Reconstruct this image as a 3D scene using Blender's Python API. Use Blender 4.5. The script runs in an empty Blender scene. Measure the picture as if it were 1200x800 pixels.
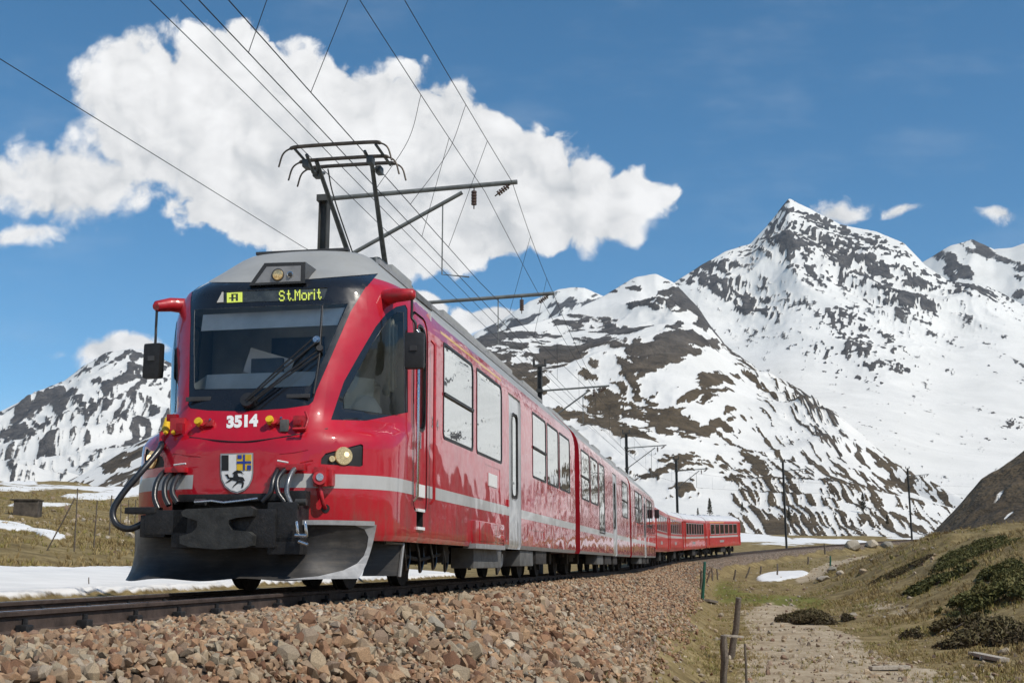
import bpy, bmesh, math, random
import numpy as np
from mathutils import Vector, Matrix
from mathutils.bvhtree import BVHTree
random.seed(7); RNG = np.random.default_rng(11)
SC = bpy.context.scene
COL = SC.collection
R = math.radians

# ------------------------------------------------------------------ camera
FPX = 1438.53                      # focal length in pixels of the 1200 px wide photograph
PITCH, YAW = .1994, .1731
CAM = Vector((4.4722, -10.7501, .0287))
FWD = Vector((-math.sin(YAW)*math.cos(PITCH), math.cos(YAW)*math.cos(PITCH), math.sin(PITCH)))
RGT = Vector((math.cos(YAW), math.sin(YAW), 0)); UPV = RGT.cross(FWD)
cd = bpy.data.cameras.new('camera'); cam = bpy.data.objects.new('camera', cd); COL.objects.link(cam)
cd.sensor_width = 36; cd.lens = 36*FPX/1200; cd.clip_start = .05; cd.clip_end = 40000
cam.matrix_world = Matrix(((RGT.x, UPV.x, -FWD.x, CAM.x), (RGT.y, UPV.y, -FWD.y, CAM.y), (RGT.z, UPV.z, -FWD.z, CAM.z), (0, 0, 0, 1)))
SC.camera = cam

# ------------------------------------------------------------------ light
SUN_AZ = R(121)                    # from +Y (up the line) towards +X
SUN_EL = R(50)
SUND = Vector((math.sin(SUN_AZ)*math.cos(SUN_EL), math.cos(SUN_AZ)*math.cos(SUN_EL), math.sin(SUN_EL)))
sl = bpy.data.lights.new('sun', 'SUN'); sl.energy = 4.0; sl.angle = R(.53); sl.color = (1, .93, .83)
so = bpy.data.objects.new('sun', sl); COL.objects.link(so); so.location = (60, -40, 90)
so.rotation_euler = (-SUND).to_track_quat('-Z', 'Y').to_euler()
SC.view_settings.view_transform = 'Standard'; SC.view_settings.look = 'None'
SC.view_settings.gamma = 1; SC.view_settings.exposure = 0.0; SC.view_settings.use_curve_mapping = False

def ray(x, y):
    """world direction of a pixel of the photograph"""
    return FWD + RGT*((x-600)/FPX) - UPV*((y-400)/FPX)

# ------------------------------------------------------------------ node helpers
class NT:
    def __init__(s, tree): s.t = tree; s.n = tree.nodes; s.l = tree.links
    def add(s, typ, **kw):
        n = s.n.new(typ)
        for k, v in kw.items(): setattr(n, k, v)
        return n
    def put(s, sock, v):
        if isinstance(v, bpy.types.NodeSocket): s.l.new(v, sock)
        elif v is not None: sock.default_value = v
    def m(s, op, a, b=None, c=None, clamp=False):
        n = s.add('ShaderNodeMath', operation=op, use_clamp=clamp)
        for i, v in enumerate((a, b, c)): s.put(n.inputs[i], v)
        return n.outputs[0]
    def vm(s, op, a, b=None):
        n = s.add('ShaderNodeVectorMath', operation=op)
        s.put(n.inputs[0], a); s.put(n.inputs[1], b)
        return n.outputs['Value'] if op in ('DOT_PRODUCT', 'LENGTH') else n.outputs[0]
    def scale(s, a, f):
        n = s.add('ShaderNodeVectorMath', operation='SCALE'); s.put(n.inputs[0], a); s.put(n.inputs['Scale'], f); return n.outputs[0]
    def noise(s, vec, scale=1., detail=4., rough=.5, dist=0., out='Fac', lac=2.):
        n = s.add('ShaderNodeTexNoise'); s.put(n.inputs['Vector'], vec)
        n.inputs['Scale'].default_value = scale; n.inputs['Detail'].default_value = detail
        n.inputs['Roughness'].default_value = rough; n.inputs['Distortion'].default_value = dist
        n.inputs['Lacunarity'].default_value = lac
        return n.outputs[out]
    def vor(s, vec, scale=1., feature='F1', out='Distance'):
        n = s.add('ShaderNodeTexVoronoi', feature=feature); s.put(n.inputs['Vector'], vec); n.inputs['Scale'].default_value = scale
        return n.outputs[out]
    def ss(s, v, a, b, lo=0., hi=1.):
        n = s.add('ShaderNodeMapRange', interpolation_type='SMOOTHSTEP'); s.put(n.inputs[0], v)
        for i, x in enumerate((a, b, lo, hi)): s.put(n.inputs[1+i], x)
        return n.outputs[0]
    def mix(s, f, a, b, mode='MIX'):
        n = s.add('ShaderNodeMix', data_type='RGBA', blend_type=mode); s.put(n.inputs[0], f)
        s.put(n.inputs[6], a if isinstance(a, bpy.types.NodeSocket) else (*a[:3], 1)); s.put(n.inputs[7], b if isinstance(b, bpy.types.NodeSocket) else (*b[:3], 1))
        return n.outputs[2]
    def ramp(s, f, pts):
        n = s.add('ShaderNodeValToRGB'); s.put(n.inputs[0], f); e = n.color_ramp.elements
        while len(e) > 1: e.remove(e[-1])
        e[0].position = pts[0][0]; e[0].color = (*pts[0][1], 1)
        for p, c in pts[1:]:
            q = e.new(p); q.color = (*c, 1)
        return n.outputs[0]
    def attr(s, name, out='Fac'):
        return s.add('ShaderNodeAttribute', attribute_name=name).outputs[out]
    def bump(s, h, strength=.3, dist=.01, normal=None):
        n = s.add('ShaderNodeBump'); n.inputs['Strength'].default_value = strength; n.inputs['Distance'].default_value = dist
        s.put(n.inputs['Height'], h)
        if normal is not None: s.put(n.inputs['Normal'], normal)
        return n.outputs[0]

MATS = {}
def newmat(name):
    m = bpy.data.materials.new(name); m.use_nodes = True; m.node_tree.nodes.clear()
    t = NT(m.node_tree); out = t.add('ShaderNodeOutputMaterial'); b = t.add('ShaderNodeBsdfPrincipled')
    t.l.new(b.outputs[0], out.inputs[0]); MATS[name] = m
    return m, t, b, out
def simple(name, col, rough=.5, metal=0., var=.12, vscale=3., bump=0., bscale=40., coat=0., spec=.5, dirt=None, emit=None, estr=1.):
    m, t, b, out = newmat(name)
    tc = t.add('ShaderNodeTexCoord').outputs['Object']
    n = t.noise(tc, vscale, 5, .6)
    dark = tuple(c*(1-var*1.6) for c in col); lite = tuple(min(1, c*(1+var)) for c in col)
    c = t.ramp(n, [(.3, dark), (.7, lite)])
    if dirt:
        dm = t.ss(t.noise(tc, vscale*2.3, 6, .65), .52, .72)
        c = t.mix(t.m('MULTIPLY', dm, dirt[3]), c, dirt[:3])
    t.put(b.inputs['Base Color'], c)
    r = t.ss(t.noise(tc, vscale*3.1, 4), .3, .7, max(0, rough-.08), min(1, rough+.08)); t.put(b.inputs['Roughness'], r)
    b.inputs['Metallic'].default_value = metal; b.inputs['Specular IOR Level'].default_value = spec
    b.inputs['Coat Weight'].default_value = coat; b.inputs['Coat Roughness'].default_value = .04
    if bump: t.put(b.inputs['Normal'], t.bump(t.noise(tc, bscale, 5, .6), bump, .01))
    if emit: b.inputs['Emission Color'].default_value = (*emit, 1); b.inputs['Emission Strength'].default_value = estr
    return m

# ------------------------------------------------------------------ object helpers
def link(o, parent=None):
    COL.objects.link(o)
    if parent is not None: o.parent = parent
    return o
def tag(o, label=None, cat=None, group=None, kind=None):
    for k, v in (('label', label), ('category', cat), ('group', group), ('kind', kind)):
        if v: o[k] = v
    return o
def empty(name, loc=(0, 0, 0), label=None, cat=None, group=None):
    o = bpy.data.objects.new(name, None); o.empty_display_size = .3; o.location = loc
    link(o); return tag(o, label, cat, group)
def finish(me, mat, smooth=None):
    if mat is not None: me.materials.append(MATS[mat] if isinstance(mat, str) else mat)
    if smooth:
        me.polygons.foreach_set('use_smooth', np.ones(len(me.polygons), bool)); me.set_sharp_from_angle(angle=R(smooth))
    else: me.polygons.foreach_set('use_smooth', np.zeros(len(me.polygons), bool))
    me.update()
def obj_bm(name, bm, mat, parent=None, smooth=None):
    me = bpy.data.meshes.new(name); bm.normal_update(); bm.to_mesh(me); bm.free(); finish(me, mat, smooth)
    return link(bpy.data.objects.new(name, me), parent)
def obj_np(name, V, F, mat, parent=None, smooth=None, attrs=None):
    """V (n,3), F (m,3|4) int"""
    me = mesh_np(name, V, F, attrs); finish(me, mat, smooth)
    return link(bpy.data.objects.new(name, me), parent)
def mesh_np(name, V, F, attrs=None):
    V = np.asarray(V, np.float32); F = np.asarray(F, np.int32); k = F.shape[1]
    me = bpy.data.meshes.new(name); me.vertices.add(len(V)); me.vertices.foreach_set('co', V.ravel())
    me.loops.add(F.size); me.loops.foreach_set('vertex_index', F.ravel())
    me.polygons.add(len(F)); me.polygons.foreach_set('loop_start', np.arange(len(F), dtype=np.int32)*k)
    try: me.polygons.foreach_set('loop_total', np.full(len(F), k, np.int32))
    except Exception: pass
    for n, a in (attrs or {}).items():
        if a.ndim == 1: at = me.attributes.new(n, 'FLOAT', 'POINT'); at.data.foreach_set('value', a.astype(np.float32))
        else: at = me.attributes.new(n, 'FLOAT_VECTOR', 'POINT'); at.data.foreach_set('vector', a.astype(np.float32).ravel())
    me.update(calc_edges=True); me.validate()
    return me
def grid_faces(nr, nc, flip=False):
    i = np.arange(nr-1)[:, None]*nc+np.arange(nc-1)[None, :]
    F = np.stack([i, i+1, i+1+nc, i+nc], -1).reshape(-1, 4)
    return F[:, ::-1] if flip else F

def b_box(bm, c, s, rot=None, bev=0.):
    """box centre c size s, optional 3x3 rotation"""
    vs = bmesh.ops.create_cube(bm, size=1)['verts']
    for v in vs: v.co = Vector((v.co.x*s[0], v.co.y*s[1], v.co.z*s[2]))
    if bev:
        fs = {e for v in vs for e in v.link_edges}
        r = bmesh.ops.bevel(bm, geom=list(fs), offset=bev, segments=2, affect='EDGES', profile=.7)
        vs = list({v for f in r['faces'] for v in f.verts} | {v for v in vs if v.is_valid})
    for v in vs:
        if rot is not None: v.co = rot @ v.co
        v.co += Vector(c)
    return vs
def box(name, c, s, mat, parent=None, rot=None, bev=0.):
    bm = bmesh.new(); b_box(bm, c, s, rot, bev); return obj_bm(name, bm, mat, parent, 30 if bev else None)
def b_tube(bm, pts, r, n=8, cap=True):
    """tube along points; r scalar or per point"""
    pts = [Vector(p) for p in pts]; rs = r if isinstance(r, (list, tuple)) else [r]*len(pts)
    rings = []; prev = None
    for i, p in enumerate(pts):
        d = (pts[min(i+1, len(pts)-1)]-pts[max(i-1, 0)]).normalized()
        if prev is None:
            a = d.orthogonal().normalized()
        else:
            a = (prev-d*prev.dot(d)).normalized()
        prev = a; b = d.cross(a)
        rings.append([bm.verts.new(p+(a*math.cos(2*math.pi*k/n)+b*math.sin(2*math.pi*k/n))*rs[i]) for k in range(n)])
    for q, w in zip(rings, rings[1:]):
        for k in range(n): bm.faces.new((q[k], q[(k+1) % n], w[(k+1) % n], w[k]))
    if cap:
        bm.faces.new(rings[0][::-1]); bm.faces.new(rings[-1])
def tube(name, pts, r, mat, parent=None, n=8, cap=True):
    bm = bmesh.new(); b_tube(bm, pts, r, n, cap); return obj_bm(name, bm, mat, parent, 50)
def b_cyl(bm, c, axis, r, h, n=16, r2=None):
    a = Vector(axis).normalized(); c = Vector(c)
    b_tube(bm, [c-a*h/2, c+a*h/2], [r, r if r2 is None else r2], n)
def spline(pts, k=6):
    """Catmull-Rom through points"""
    P = [Vector(p) for p in pts]; P = [P[0]*2-P[1]]+P+[P[-1]*2-P[-2]]; out = []
    for i in range(1, len(P)-2):
        for j in range(k):
            t = j/k
            out.append(.5*((2*P[i])+(P[i+1]-P[i-1])*t+(2*P[i-1]-5*P[i]+4*P[i+1]-P[i+2])*t*t+(3*P[i]-P[i-1]-3*P[i+1]+P[i+2])*t**3))
    out.append(P[-2]); return out

# ------------------------------------------------------------------ numpy noise
def _hash(ix, iy, seed):
    h = (ix.astype(np.int64)*374761393+iy.astype(np.int64)*668265263+seed*1442695041) & 0x7fffffff
    h = ((h ^ (h >> 13))*1274126177) & 0x7fffffff
    return ((h ^ (h >> 16)) & 0xffff)/65535.
def vnoise(x, y, seed=0):
    x0 = np.floor(x); y0 = np.floor(y); fx = x-x0; fy = y-y0; ix = x0.astype(np.int64); iy = y0.astype(np.int64)
    fx = fx*fx*fx*(fx*(fx*6-15)+10); fy = fy*fy*fy*(fy*(fy*6-15)+10)
    a = _hash(ix, iy, seed); b = _hash(ix+1, iy, seed); c = _hash(ix, iy+1, seed); d = _hash(ix+1, iy+1, seed)
    return (a*(1-fx)+b*fx)*(1-fy)+(c*(1-fx)+d*fx)*fy
def fbm(x, y, octv=5, seed=0, gain=.5, ridged=False, rot=.6):
    s = 0; a = 1.; tot = 0
    for o in range(octv):
        ca, sa = math.cos(rot*o), math.sin(rot*o)
        n = vnoise((x*ca-y*sa)*2**o+17.3*o, (x*sa+y*ca)*2**o-9.1*o, seed+o*7)
        if ridged: n = 1-np.abs(2*n-1)
        s = s+a*n; tot += a; a *= gain
    return s/tot
def sstep(a, b, x):
    t = np.clip((x-a)/(b-a), 0, 1); return t*t*(3-2*t)

# ------------------------------------------------------------------ the railway line
_s = np.arange(-60, 420, .5)
def _kap(s):
    return np.interp(s, [50, 80, 115, 140, 150, 190, 420], [0, 1/110, 1/110, 0, 0, -1/700, -1/700])
_h = np.cumsum(_kap(_s))*.5
_x = np.cumsum(np.sin(_h))*.5; _y = np.cumsum(np.cos(_h))*.5
_i0 = int(np.argmin(np.abs(_s))); _x -= _x[_i0]; _y -= _y[_i0]
def trk_z(s):
    s = np.asarray(s, float)
    return .0202*s+np.where(s > 30, .00025*(np.minimum(s, 105)-30)**2, 0)+np.where(s > 105, .0375*(s-105), 0)-np.where(s > 160, .02*(s-160), 0)
def trk(s, off=0., dz=0.):
    x = np.interp(s, _s, _x); y = np.interp(s, _s, _y); h = np.interp(s, _s, _h)
    return Vector((x+off*math.cos(h), y-off*math.sin(h), float(trk_z(s))+dz))
def trk_near(X, Y):
    """nearest s and signed offset (+ right) of points"""
    X = np.asarray(X, float); Y = np.asarray(Y, float); sh = X.shape; X = X.ravel(); Y = Y.ravel()
    S = np.empty(len(X)); D = np.empty(len(X))
    for a in range(0, len(X), 20000):
        q = (X[a:a+20000, None]-_x[None, ::2])**2+(Y[a:a+20000, None]-_y[None, ::2])**2
        i = np.argmin(q, 1)*2; h = _h[i]; dx = X[a:a+20000]-_x[i]; dy = Y[a:a+20000]-_y[i]
        S[a:a+20000] = _s[i]+dx*np.sin(h)+dy*np.cos(h); D[a:a+20000] = dx*np.cos(h)-dy*np.sin(h)
    return S.reshape(sh), D.reshape(sh)
# ------------------------------------------------------------------ sky
def build_sky():
    w = bpy.data.worlds.new('World'); SC.world = w; w.use_nodes = True; w.node_tree.nodes.clear()
    t = NT(w.node_tree)
    sky = t.add('ShaderNodeTexSky', sky_type='NISHITA'); sky.sun_disc = False
    sky.sun_elevation = SUN_EL; sky.sun_rotation = SUN_AZ; sky.altitude = 2250; sky.air_density = 1.0; sky.dust_density = .0; sky.ozone_density = 3.5
    d = t.add('ShaderNodeTexCoord').outputs['Generated']
    # frame of the cloud bank that stands up the valley
    a = t.vm('DOT_PRODUCT', d, tuple(RGT)); b = t.vm('DOT_PRODUCT', d, tuple(UPV)); c = t.vm('DOT_PRODUCT', d, tuple(FWD))
    cc = t.m('MAXIMUM', c, .12)
    u = t.m('MULTIPLY_ADD', t.m('DIVIDE', a, cc), FPX/100, 6.); v = t.m('MULTIPLY_ADD', t.m('DIVIDE', b, cc), -FPX/100, 4.)   # hundreds of pixels
    comb = t.add('ShaderNodeCombineXYZ'); t.put(comb.inputs[0], u); t.put(comb.inputs[1], v); p0 = comb.outputs[0]
    wv = t.noise(p0, 1.6, 2, .5, out='Color')
    p = t.vm('ADD', p0, t.scale(t.vm('SUBTRACT', wv, (.5, .5, .5)), .35))
    sx = t.add('ShaderNodeSeparateXYZ'); t.put(sx.inputs[0], p); px, py = sx.outputs[0], sx.outputs[1]
    E = [(1.75, 1.35, 1.05, 1.1), (2.6, .95, 1.0, .8), (3.2, 1.7, 1.75, 1.25), (4.5, 1.9, 1.55, 1.2), (5.6, 2.25, 1.25, 1.0), (6.7, 2.35, 1.15, .62), (7.3, 2.3, .65, .42),
         (5.4, 1.6, .62, .48), (6.1, 1.95, .85, .5), (.85, 2.15, 1.2, .62), (0.0, 2.1, .6, .35), (.3, 2.75, .7, .2), (4.6, 2.75, 1.8, .7), (3.2, 2.4, 1.5, .6), (1.3, 1.0, .6, .6),
         (1.15, 4.12, .62, .23), (1.6, 4.05, .6, .16), (9.85, 2.48, .42, .2), (10.55, 2.43, .26, .1), (11.7, 2.52, .3, .14), (5.6, 3.75, .75, .22), (4.9, 3.6, .5, .2)]
    F = None
    for (ex, ey, rx, ry) in E:
        dx = t.m('MULTIPLY', t.m('SUBTRACT', px, ex), 1/rx); dy = t.m('MULTIPLY', t.m('SUBTRACT', py, ey), 1/ry)
        q = t.m('SUBTRACT', 1., t.m('SQRT', t.m('MULTIPLY_ADD', dx, dx, t.m('MULTIPLY', dy, dy))))
        q = t.m('MULTIPLY', q, min(1, .35+.65*min(rx, ry)))
        F = q if F is None else t.m('SMOOTH_MAX', F, q, .12)
    front = t.ss(c, .45, .7)
    # fair-weather cumulus over the rest of the sky
    gen = t.m('MULTIPLY', t.m('SUBTRACT', t.noise(d, 2.3, 3, .5), .66), 3.)
    outside = t.m('MAXIMUM', t.m('SUBTRACT', 1., front), t.ss(t.m('ABSOLUTE', t.m('SUBTRACT', u, 6.)), 7., 9.))
    gen = t.m('MULTIPLY_ADD', t.m('SUBTRACT', 1., outside), -3., gen)
    F = t.m('MAXIMUM', t.m('MULTIPLY_ADD', t.m('SUBTRACT', 1., front), -3., F), gen)
    # billows: warped, rounded noise
    nz = t.noise(p, .95, 5, .5); bil = t.vor(t.vm('ADD', p, t.scale(wv, .3)), 2.6, 'F1'); n2 = t.noise(p, 4.6, 6, .62)
    dens = t.m('ADD', F, t.m('MULTIPLY_ADD', nz, .62, -.30)); dens = t.m('ADD', dens, t.m('MULTIPLY_ADD', bil, -.34, .12)); dens = t.m('ADD', dens, t.m('MULTIPLY_ADD', n2, t.m('ADD', t.ss(px, 1., 5., .5, .24), t.ss(px, 8.6, 9.2, 0., .6)), t.m('ADD', t.ss(px, 1., 5., -.25, -.12), t.ss(px, 8.6, 9.2, 0., -.22))))
    wisp = t.m('ADD', t.m('ADD', t.ss(px, 3.2, .4, .11, .34), t.ss(px, 8.6, 9.2, 0., .3)), t.ss(nz, .5, .7, .0, .12))
    cov = t.ss(dens, .0, wisp)
    # relief: the same shapes looked at a little towards the sun
    nzs = t.noise(t.vm('ADD', p, (.16, -.20, .0)), .95, 3, .5); n2s = t.noise(t.vm('ADD', p, (.05, -.06, 0)), 4.6, 3, .62)
    rel = t.m('ADD', t.m('MULTIPLY', t.m('SUBTRACT', nz, nzs), .62), t.m('MULTIPLY', t.m('SUBTRACT', n2, n2s), .14))
    rel = t.m('ADD', rel, t.m('MULTIPLY_ADD', bil, -.16, .05))
    lo = t.noise(p, .55, 2, .5)
    inner = t.m('MULTIPLY', t.ss(F, .10, .6), t.ss(py, .9, 2.4))
    tone = t.m('SUBTRACT', .985, t.m('MULTIPLY', inner, t.m('MULTIPLY_ADD', t.ss(lo, .3, .7), .11, .03)))
    tone = t.m('ADD', tone, rel); tone = t.m('MINIMUM', t.m('MAXIMUM', tone, .62), 1.05)
    ccol = t.mix(t.ss(tone, .65, .97), (.70, .745, .79), (.95, .955, .96))
    cs = t.scale(ccol, t.m('MULTIPLY', tone, 8.1))
    # thin cirrus veil
    veil = t.m('MULTIPLY', t.ss(t.noise(t.vm('MULTIPLY', p0, (.35, .9, 1)), 1.1, 4, .6), .46, .8), .13)
    hs = t.add('ShaderNodeHueSaturation'); hs.inputs['Hue'].default_value = .488; hs.inputs['Saturation'].default_value = 1.18; hs.inputs['Value'].default_value = 1.1; t.l.new(sky.outputs[0], hs.inputs['Color'])
    col = t.mix(veil, hs.outputs[0], (6.2, 6.7, 7.2))
    col = t.mix(cov, col, cs)
    bg = t.add('ShaderNodeBackground'); t.put(bg.inputs[0], col); bg.inputs[1].default_value = .122
    out = t.add('ShaderNodeOutputWorld'); t.l.new(bg.outputs[0], out.inputs[0])
build_sky()
# ------------------------------------------------------------------ mountains
FW_, RT_, UP_ = (np.array(v) for v in (FWD, RGT, UPV)); C_ = np.array(CAM)
def np_ray(x, y):
    return FW_+RT_*((x-600)/FPX)[..., None]-UP_*((y-400)/FPX)[..., None]
def np_proj(P):
    d = P-C_; z = d@FW_; z = np.where(np.abs(z) < 1e-3, 1e-3, z)
    return np.where(z > 0, 600+FPX*(d@RT_)/z, -9999), np.where(z > 0, 400-FPX*(d@UP_)/z, -9999)
def blobs(x, y, L):
    s = np.zeros_like(x)
    for (cx, cy, rx, ry, ang, amp) in L:
        a = math.radians(ang); dx = x-cx; dy = y-cy
        u = (dx*math.cos(a)+dy*math.sin(a))/rx; v = (-dx*math.sin(a)+dy*math.cos(a))/ry
        s = s+amp*np.exp(-(u*u+v*v)*1.1)
    return s
def stretch(x, y, ang, lx, ly, octv=5, seed=0, ridged=False):
    a = math.radians(ang); u = (x*math.cos(a)+y*math.sin(a))/lx; v = (-x*math.sin(a)+y*math.cos(a))/ly
    return (fbm(u, v, octv, seed, .55, ridged, 0.)-.5)*1.9+.5

def rank01(a):
    o = np.argsort(a, axis=None); r = np.empty(a.size); r[o] = np.linspace(0, 1, a.size); return r.reshape(a.shape)
def cover(n, d, k=7.):
    """share d of the surface bare of snow, edges following the noise n"""
    return np.clip((rank01(n)-(1-np.clip(d, 0, .97)))*k+.5, 0, 1)

def mountain_mat():
    m, t, b, out = newmat('mountain')
    tc = t.add('ShaderNodeTexCoord').outputs['Object']
    rock = t.attr('rock'); brown = t.attr('brown')
    n1 = t.noise(tc, .09, 6, .65); n2 = t.noise(tc, .012, 6, .6); n3 = t.noise(tc, .03, 5, .7)
    f = t.m('ADD', rock, t.m('MULTIPLY_ADD', n1, .8, -.4)); f = t.ss(f, .40, .60)
    rc = t.ramp(n3, [(.25, (.035, .037, .042)), (.5, (.085, .083, .082)), (.75, (.16, .15, .14))])
    bc = t.ramp(n3, [(.25, (.036, .027, .017)), (.5, (.09, .067, .04)), (.8, (.16, .12, .075))])
    r = t.mix(brown, rc, bc)
    sn = t.ramp(n2, [(.3, (.66, .65, .61)), (.7, (.76, .745, .70))])
    t.put(b.inputs['Base Color'], t.mix(f, sn, r)); b.inputs['Roughness'].default_value = .85; b.inputs['Specular IOR Level'].default_value = .2
    t.put(b.inputs['Normal'], t.bump(t.m('ADD', t.m('MULTIPLY', n3, t.m('MULTIPLY_ADD', f, .9, .1)), t.m('MULTIPLY', n1, t.m('MULTIPLY', f, .4))), .7, 14.))
mountain_mat()

def mountain(name, ridge, base, rr, rb, x0, x1, dx, ny, power, rockf, brownf, amp, lam, seed, back=1.0, ruggy=1.0):
    """height field between a foot line and a crest line, both placed at their own distances"""
    xs = np.arange(x0, x1+.1, dx); nc = len(xs)
    yr = np.interp(xs, *zip(*ridge)); yb = np.interp(xs, *zip(*base)); Rr = np.interp(xs, *zip(*rr)); Rb = np.interp(xs, *zip(*rb))
    yr = yr+(fbm(xs/60., xs*0+seed, 5, seed, .6)-.5)*6
    t = np.linspace(0, 1, ny)[:, None]
    def smooth(a, w):
        k = max(1, int(w/dx)); q = np.exp(-np.linspace(-2, 2, 2*k+1)**2); q /= q.sum(); return np.convolve(np.pad(a, k, mode='edge'), q, 'valid')
    ys = smooth(yr, 70); wr = sstep(.72, 1., t)
    Y = yb+((ys*(1-wr)+smooth(yr, 5)*wr)-yb)*t; X = np.broadcast_to(xs, Y.shape)
    Rg = smooth(Rb, 60)+(smooth(Rr, 90)-smooth(Rb, 60))*t**power
    d = np_ray(X, Y); h = np.hypot(d[..., 0], d[..., 1])[..., None]; P = C_+d/h*Rg[..., None]
    fade = sstep(0, .12, t)*(1-.8*sstep(.9, 1, t))*(ruggy if np.isscalar(ruggy) else np.clip(blobs(X, Y, ruggy), .1, 1.3))
    lx, ly = P[..., 0]/lam, P[..., 1]/lam; wx = fbm(lx*1.3, ly*1.3, 3, seed+40)-.5; wy = fbm(lx*1.3+9, ly*1.3, 3, seed+44)-.5
    rd = fbm(lx+.5*wx, ly+.5*wy, 7, seed+3, .47, True)-.6; sm = fbm(lx*.5, ly*.5, 3, seed+9)-.5
    P[..., 2] += fade*amp*rd+sstep(0, .12, t)*(1-.8*sstep(.9, 1, t))*amp*.8*sm
    gy, gx = np.gradient(P, axis=(0, 1)); nn_ = np.cross(gx, gy); nn_ /= np.linalg.norm(nn_, axis=-1)[..., None]+1e-9
    st = rank01(1-np.abs(nn_[..., 2]))-.5
    rk = rockf(X, Y, t, st); bw = brownf(X, Y, t)
    m = np.clip(rk, 0, 1)
    P[..., 2] += amp*.05*m*fade
    # rear side
    nb = 14; tb = np.linspace(0, 1, nb)[1:, None]
    Rk = Rr+(Rr*.45*back)*tb; dk = d[-1]/h[-1]; Pk = C_+dk[None]*Rk[..., None]
    Pk[..., 2] = P[-1, :, 2][None]-tb[..., 0:1]*(P[-1, :, 2][None]*.9+80)+60*(fbm(Pk[..., 0]/lam, Pk[..., 1]/lam, 5, seed+5)-.5)*tb
    P = np.concatenate([P, Pk], 0); rk = np.concatenate([rk, np.repeat(rk[-1:], nb-1, 0)], 0); bw = np.concatenate([bw, np.repeat(bw[-1:], nb-1, 0)], 0)
    o = obj_np(name, P.reshape(-1, 3), grid_faces(ny+nb-1, nc), 'mountain', None, None, {'rock': rk.ravel(), 'brown': np.clip(bw, 0, 1).ravel()})
    o.data.polygons.foreach_set('use_smooth', np.ones(len(o.data.polygons), bool))
    return tag(o, kind='structure')

# --- the pyramid-shaped main peak
def rockA(x, y, t, st):
    L = [(965, 262, 50, 17, 20, .55), (905, 266, 30, 20, -45, .5), (890, 300, 60, 14, 18, .4), (960, 300, 70, 15, 17, .55), (1030, 305, 40, 20, 30, .65), (1075, 330, 18, 24, 60, .5), (845, 330, 34, 12, 12, .5),
         (882, 352, 24, 8, 5, .6), (985, 367, 20, 8, 10, .6), (1015, 385, 34, 10, 8, .6), (1000, 402, 34, 8, 4, .6), (1040, 424, 34, 7, 2, .75), (1083, 366, 16, 9, 30, .65), (1060, 352, 24, 10, 25, .5), (1005, 430, 40, 5, 10, .4),
         (1130, 316, 28, 16, 20, .95), (1146, 352, 24, 9, 12, .6), (1190, 334, 20, 18, 0, .8), (830, 318, 30, 10, -20, .45), (1155, 490, 12, 6, -45, .4), (1192, 497, 14, 9, -40, .4), (1165, 523, 24, 3, 4, .4),
         (1260, 420, 30, 9, 15, .3), (1310, 470, 40, 8, -20, .25), (1400, 430, 60, 14, 10, .3)]
    n = .34*stretch(x, y, 22, 26, 8, 5, 31)+.42*stretch(x, y, 12, 8, 3, 4, 33)+.36*stretch(x, y, -62, 11, 3.5, 4, 77, True)
    return cover(n+.3*st*sstep(470, 380, y), .022+.62*blobs(x, y, L), 4.)
mountain('main_peak', [(520, 430), (640, 425), (700, 405), (760, 352), (815, 318), (850, 297), (880, 285), (905, 256), (918, 240), (925, 232), (935, 238), (950, 245), (985, 262), (1025, 270), (1060, 286), (1085, 312), (1110, 330), (1140, 335), (1175, 345), (1200, 358), (1260, 380), (1330, 390), (1500, 330), (1800, 300)],
         [(500, 640), (1800, 640)], [(500, 3600), (760, 3700), (925, 4200), (1200, 3900), (1800, 3400)], [(500, 900), (1800, 900)], 520, 1800, 1.7, 300, .82,
         rockA, lambda x, y, t: .25*sstep(330, 480, y), 150, 520, 3, ruggy=[(960, 280, 130, 70, 15, 1.2), (870, 330, 80, 50, 20, .8), (1090, 350, 80, 50, 20, .9), (1150, 330, 60, 50, 0, .9), (1030, 400, 60, 40, 10, .5)])
# --- snow peaks behind
def rockC(x, y, t, st):
    n = stretch(x, y, 20, 30, 12, 6, 41)-.5
    return cover(n+.3*st, .06+.3*blobs(x, y, [(1130, 320, 30, 20, 0, .6), (1190, 330, 30, 16, 0, .7)]), 4)
mountain('snow_peak', [(1000, 350), (1040, 330), (1090, 302), (1115, 288), (1140, 281), (1165, 292), (1185, 290), (1205, 283), (1260, 262), (1400, 235), (1600, 250), (1800, 330)], [(1000, 470), (1800, 470)],
         [(1000, 5400), (1800, 5200)], [(1000, 3900), (1800, 3900)], 1000, 1800, 3, 90, .9, rockC, lambda x, y, t: 0*x, 110, 500, 8)
def rockD(x, y, t, st):
    n = stretch(x, y, -30, 28, 9, 6, 51)-.5
    return cover(n+.4*st, .13+blobs(x, y, [(620, 375, 40, 12, -25, .2)])-.08*t, 4)
mountain('snow_peak', [(440, 450), (520, 415), (560, 390), (590, 375), (620, 352), (655, 338), (685, 337), (715, 350), (760, 385), (860, 420)], [(440, 560), (860, 560)],
         [(440, 6400), (860, 6600)], [(440, 4200), (860, 4200)], 440, 860, 1.8, 130, .9, rockD, lambda x, y, t: 0*x, 120, 520, 12)
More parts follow.
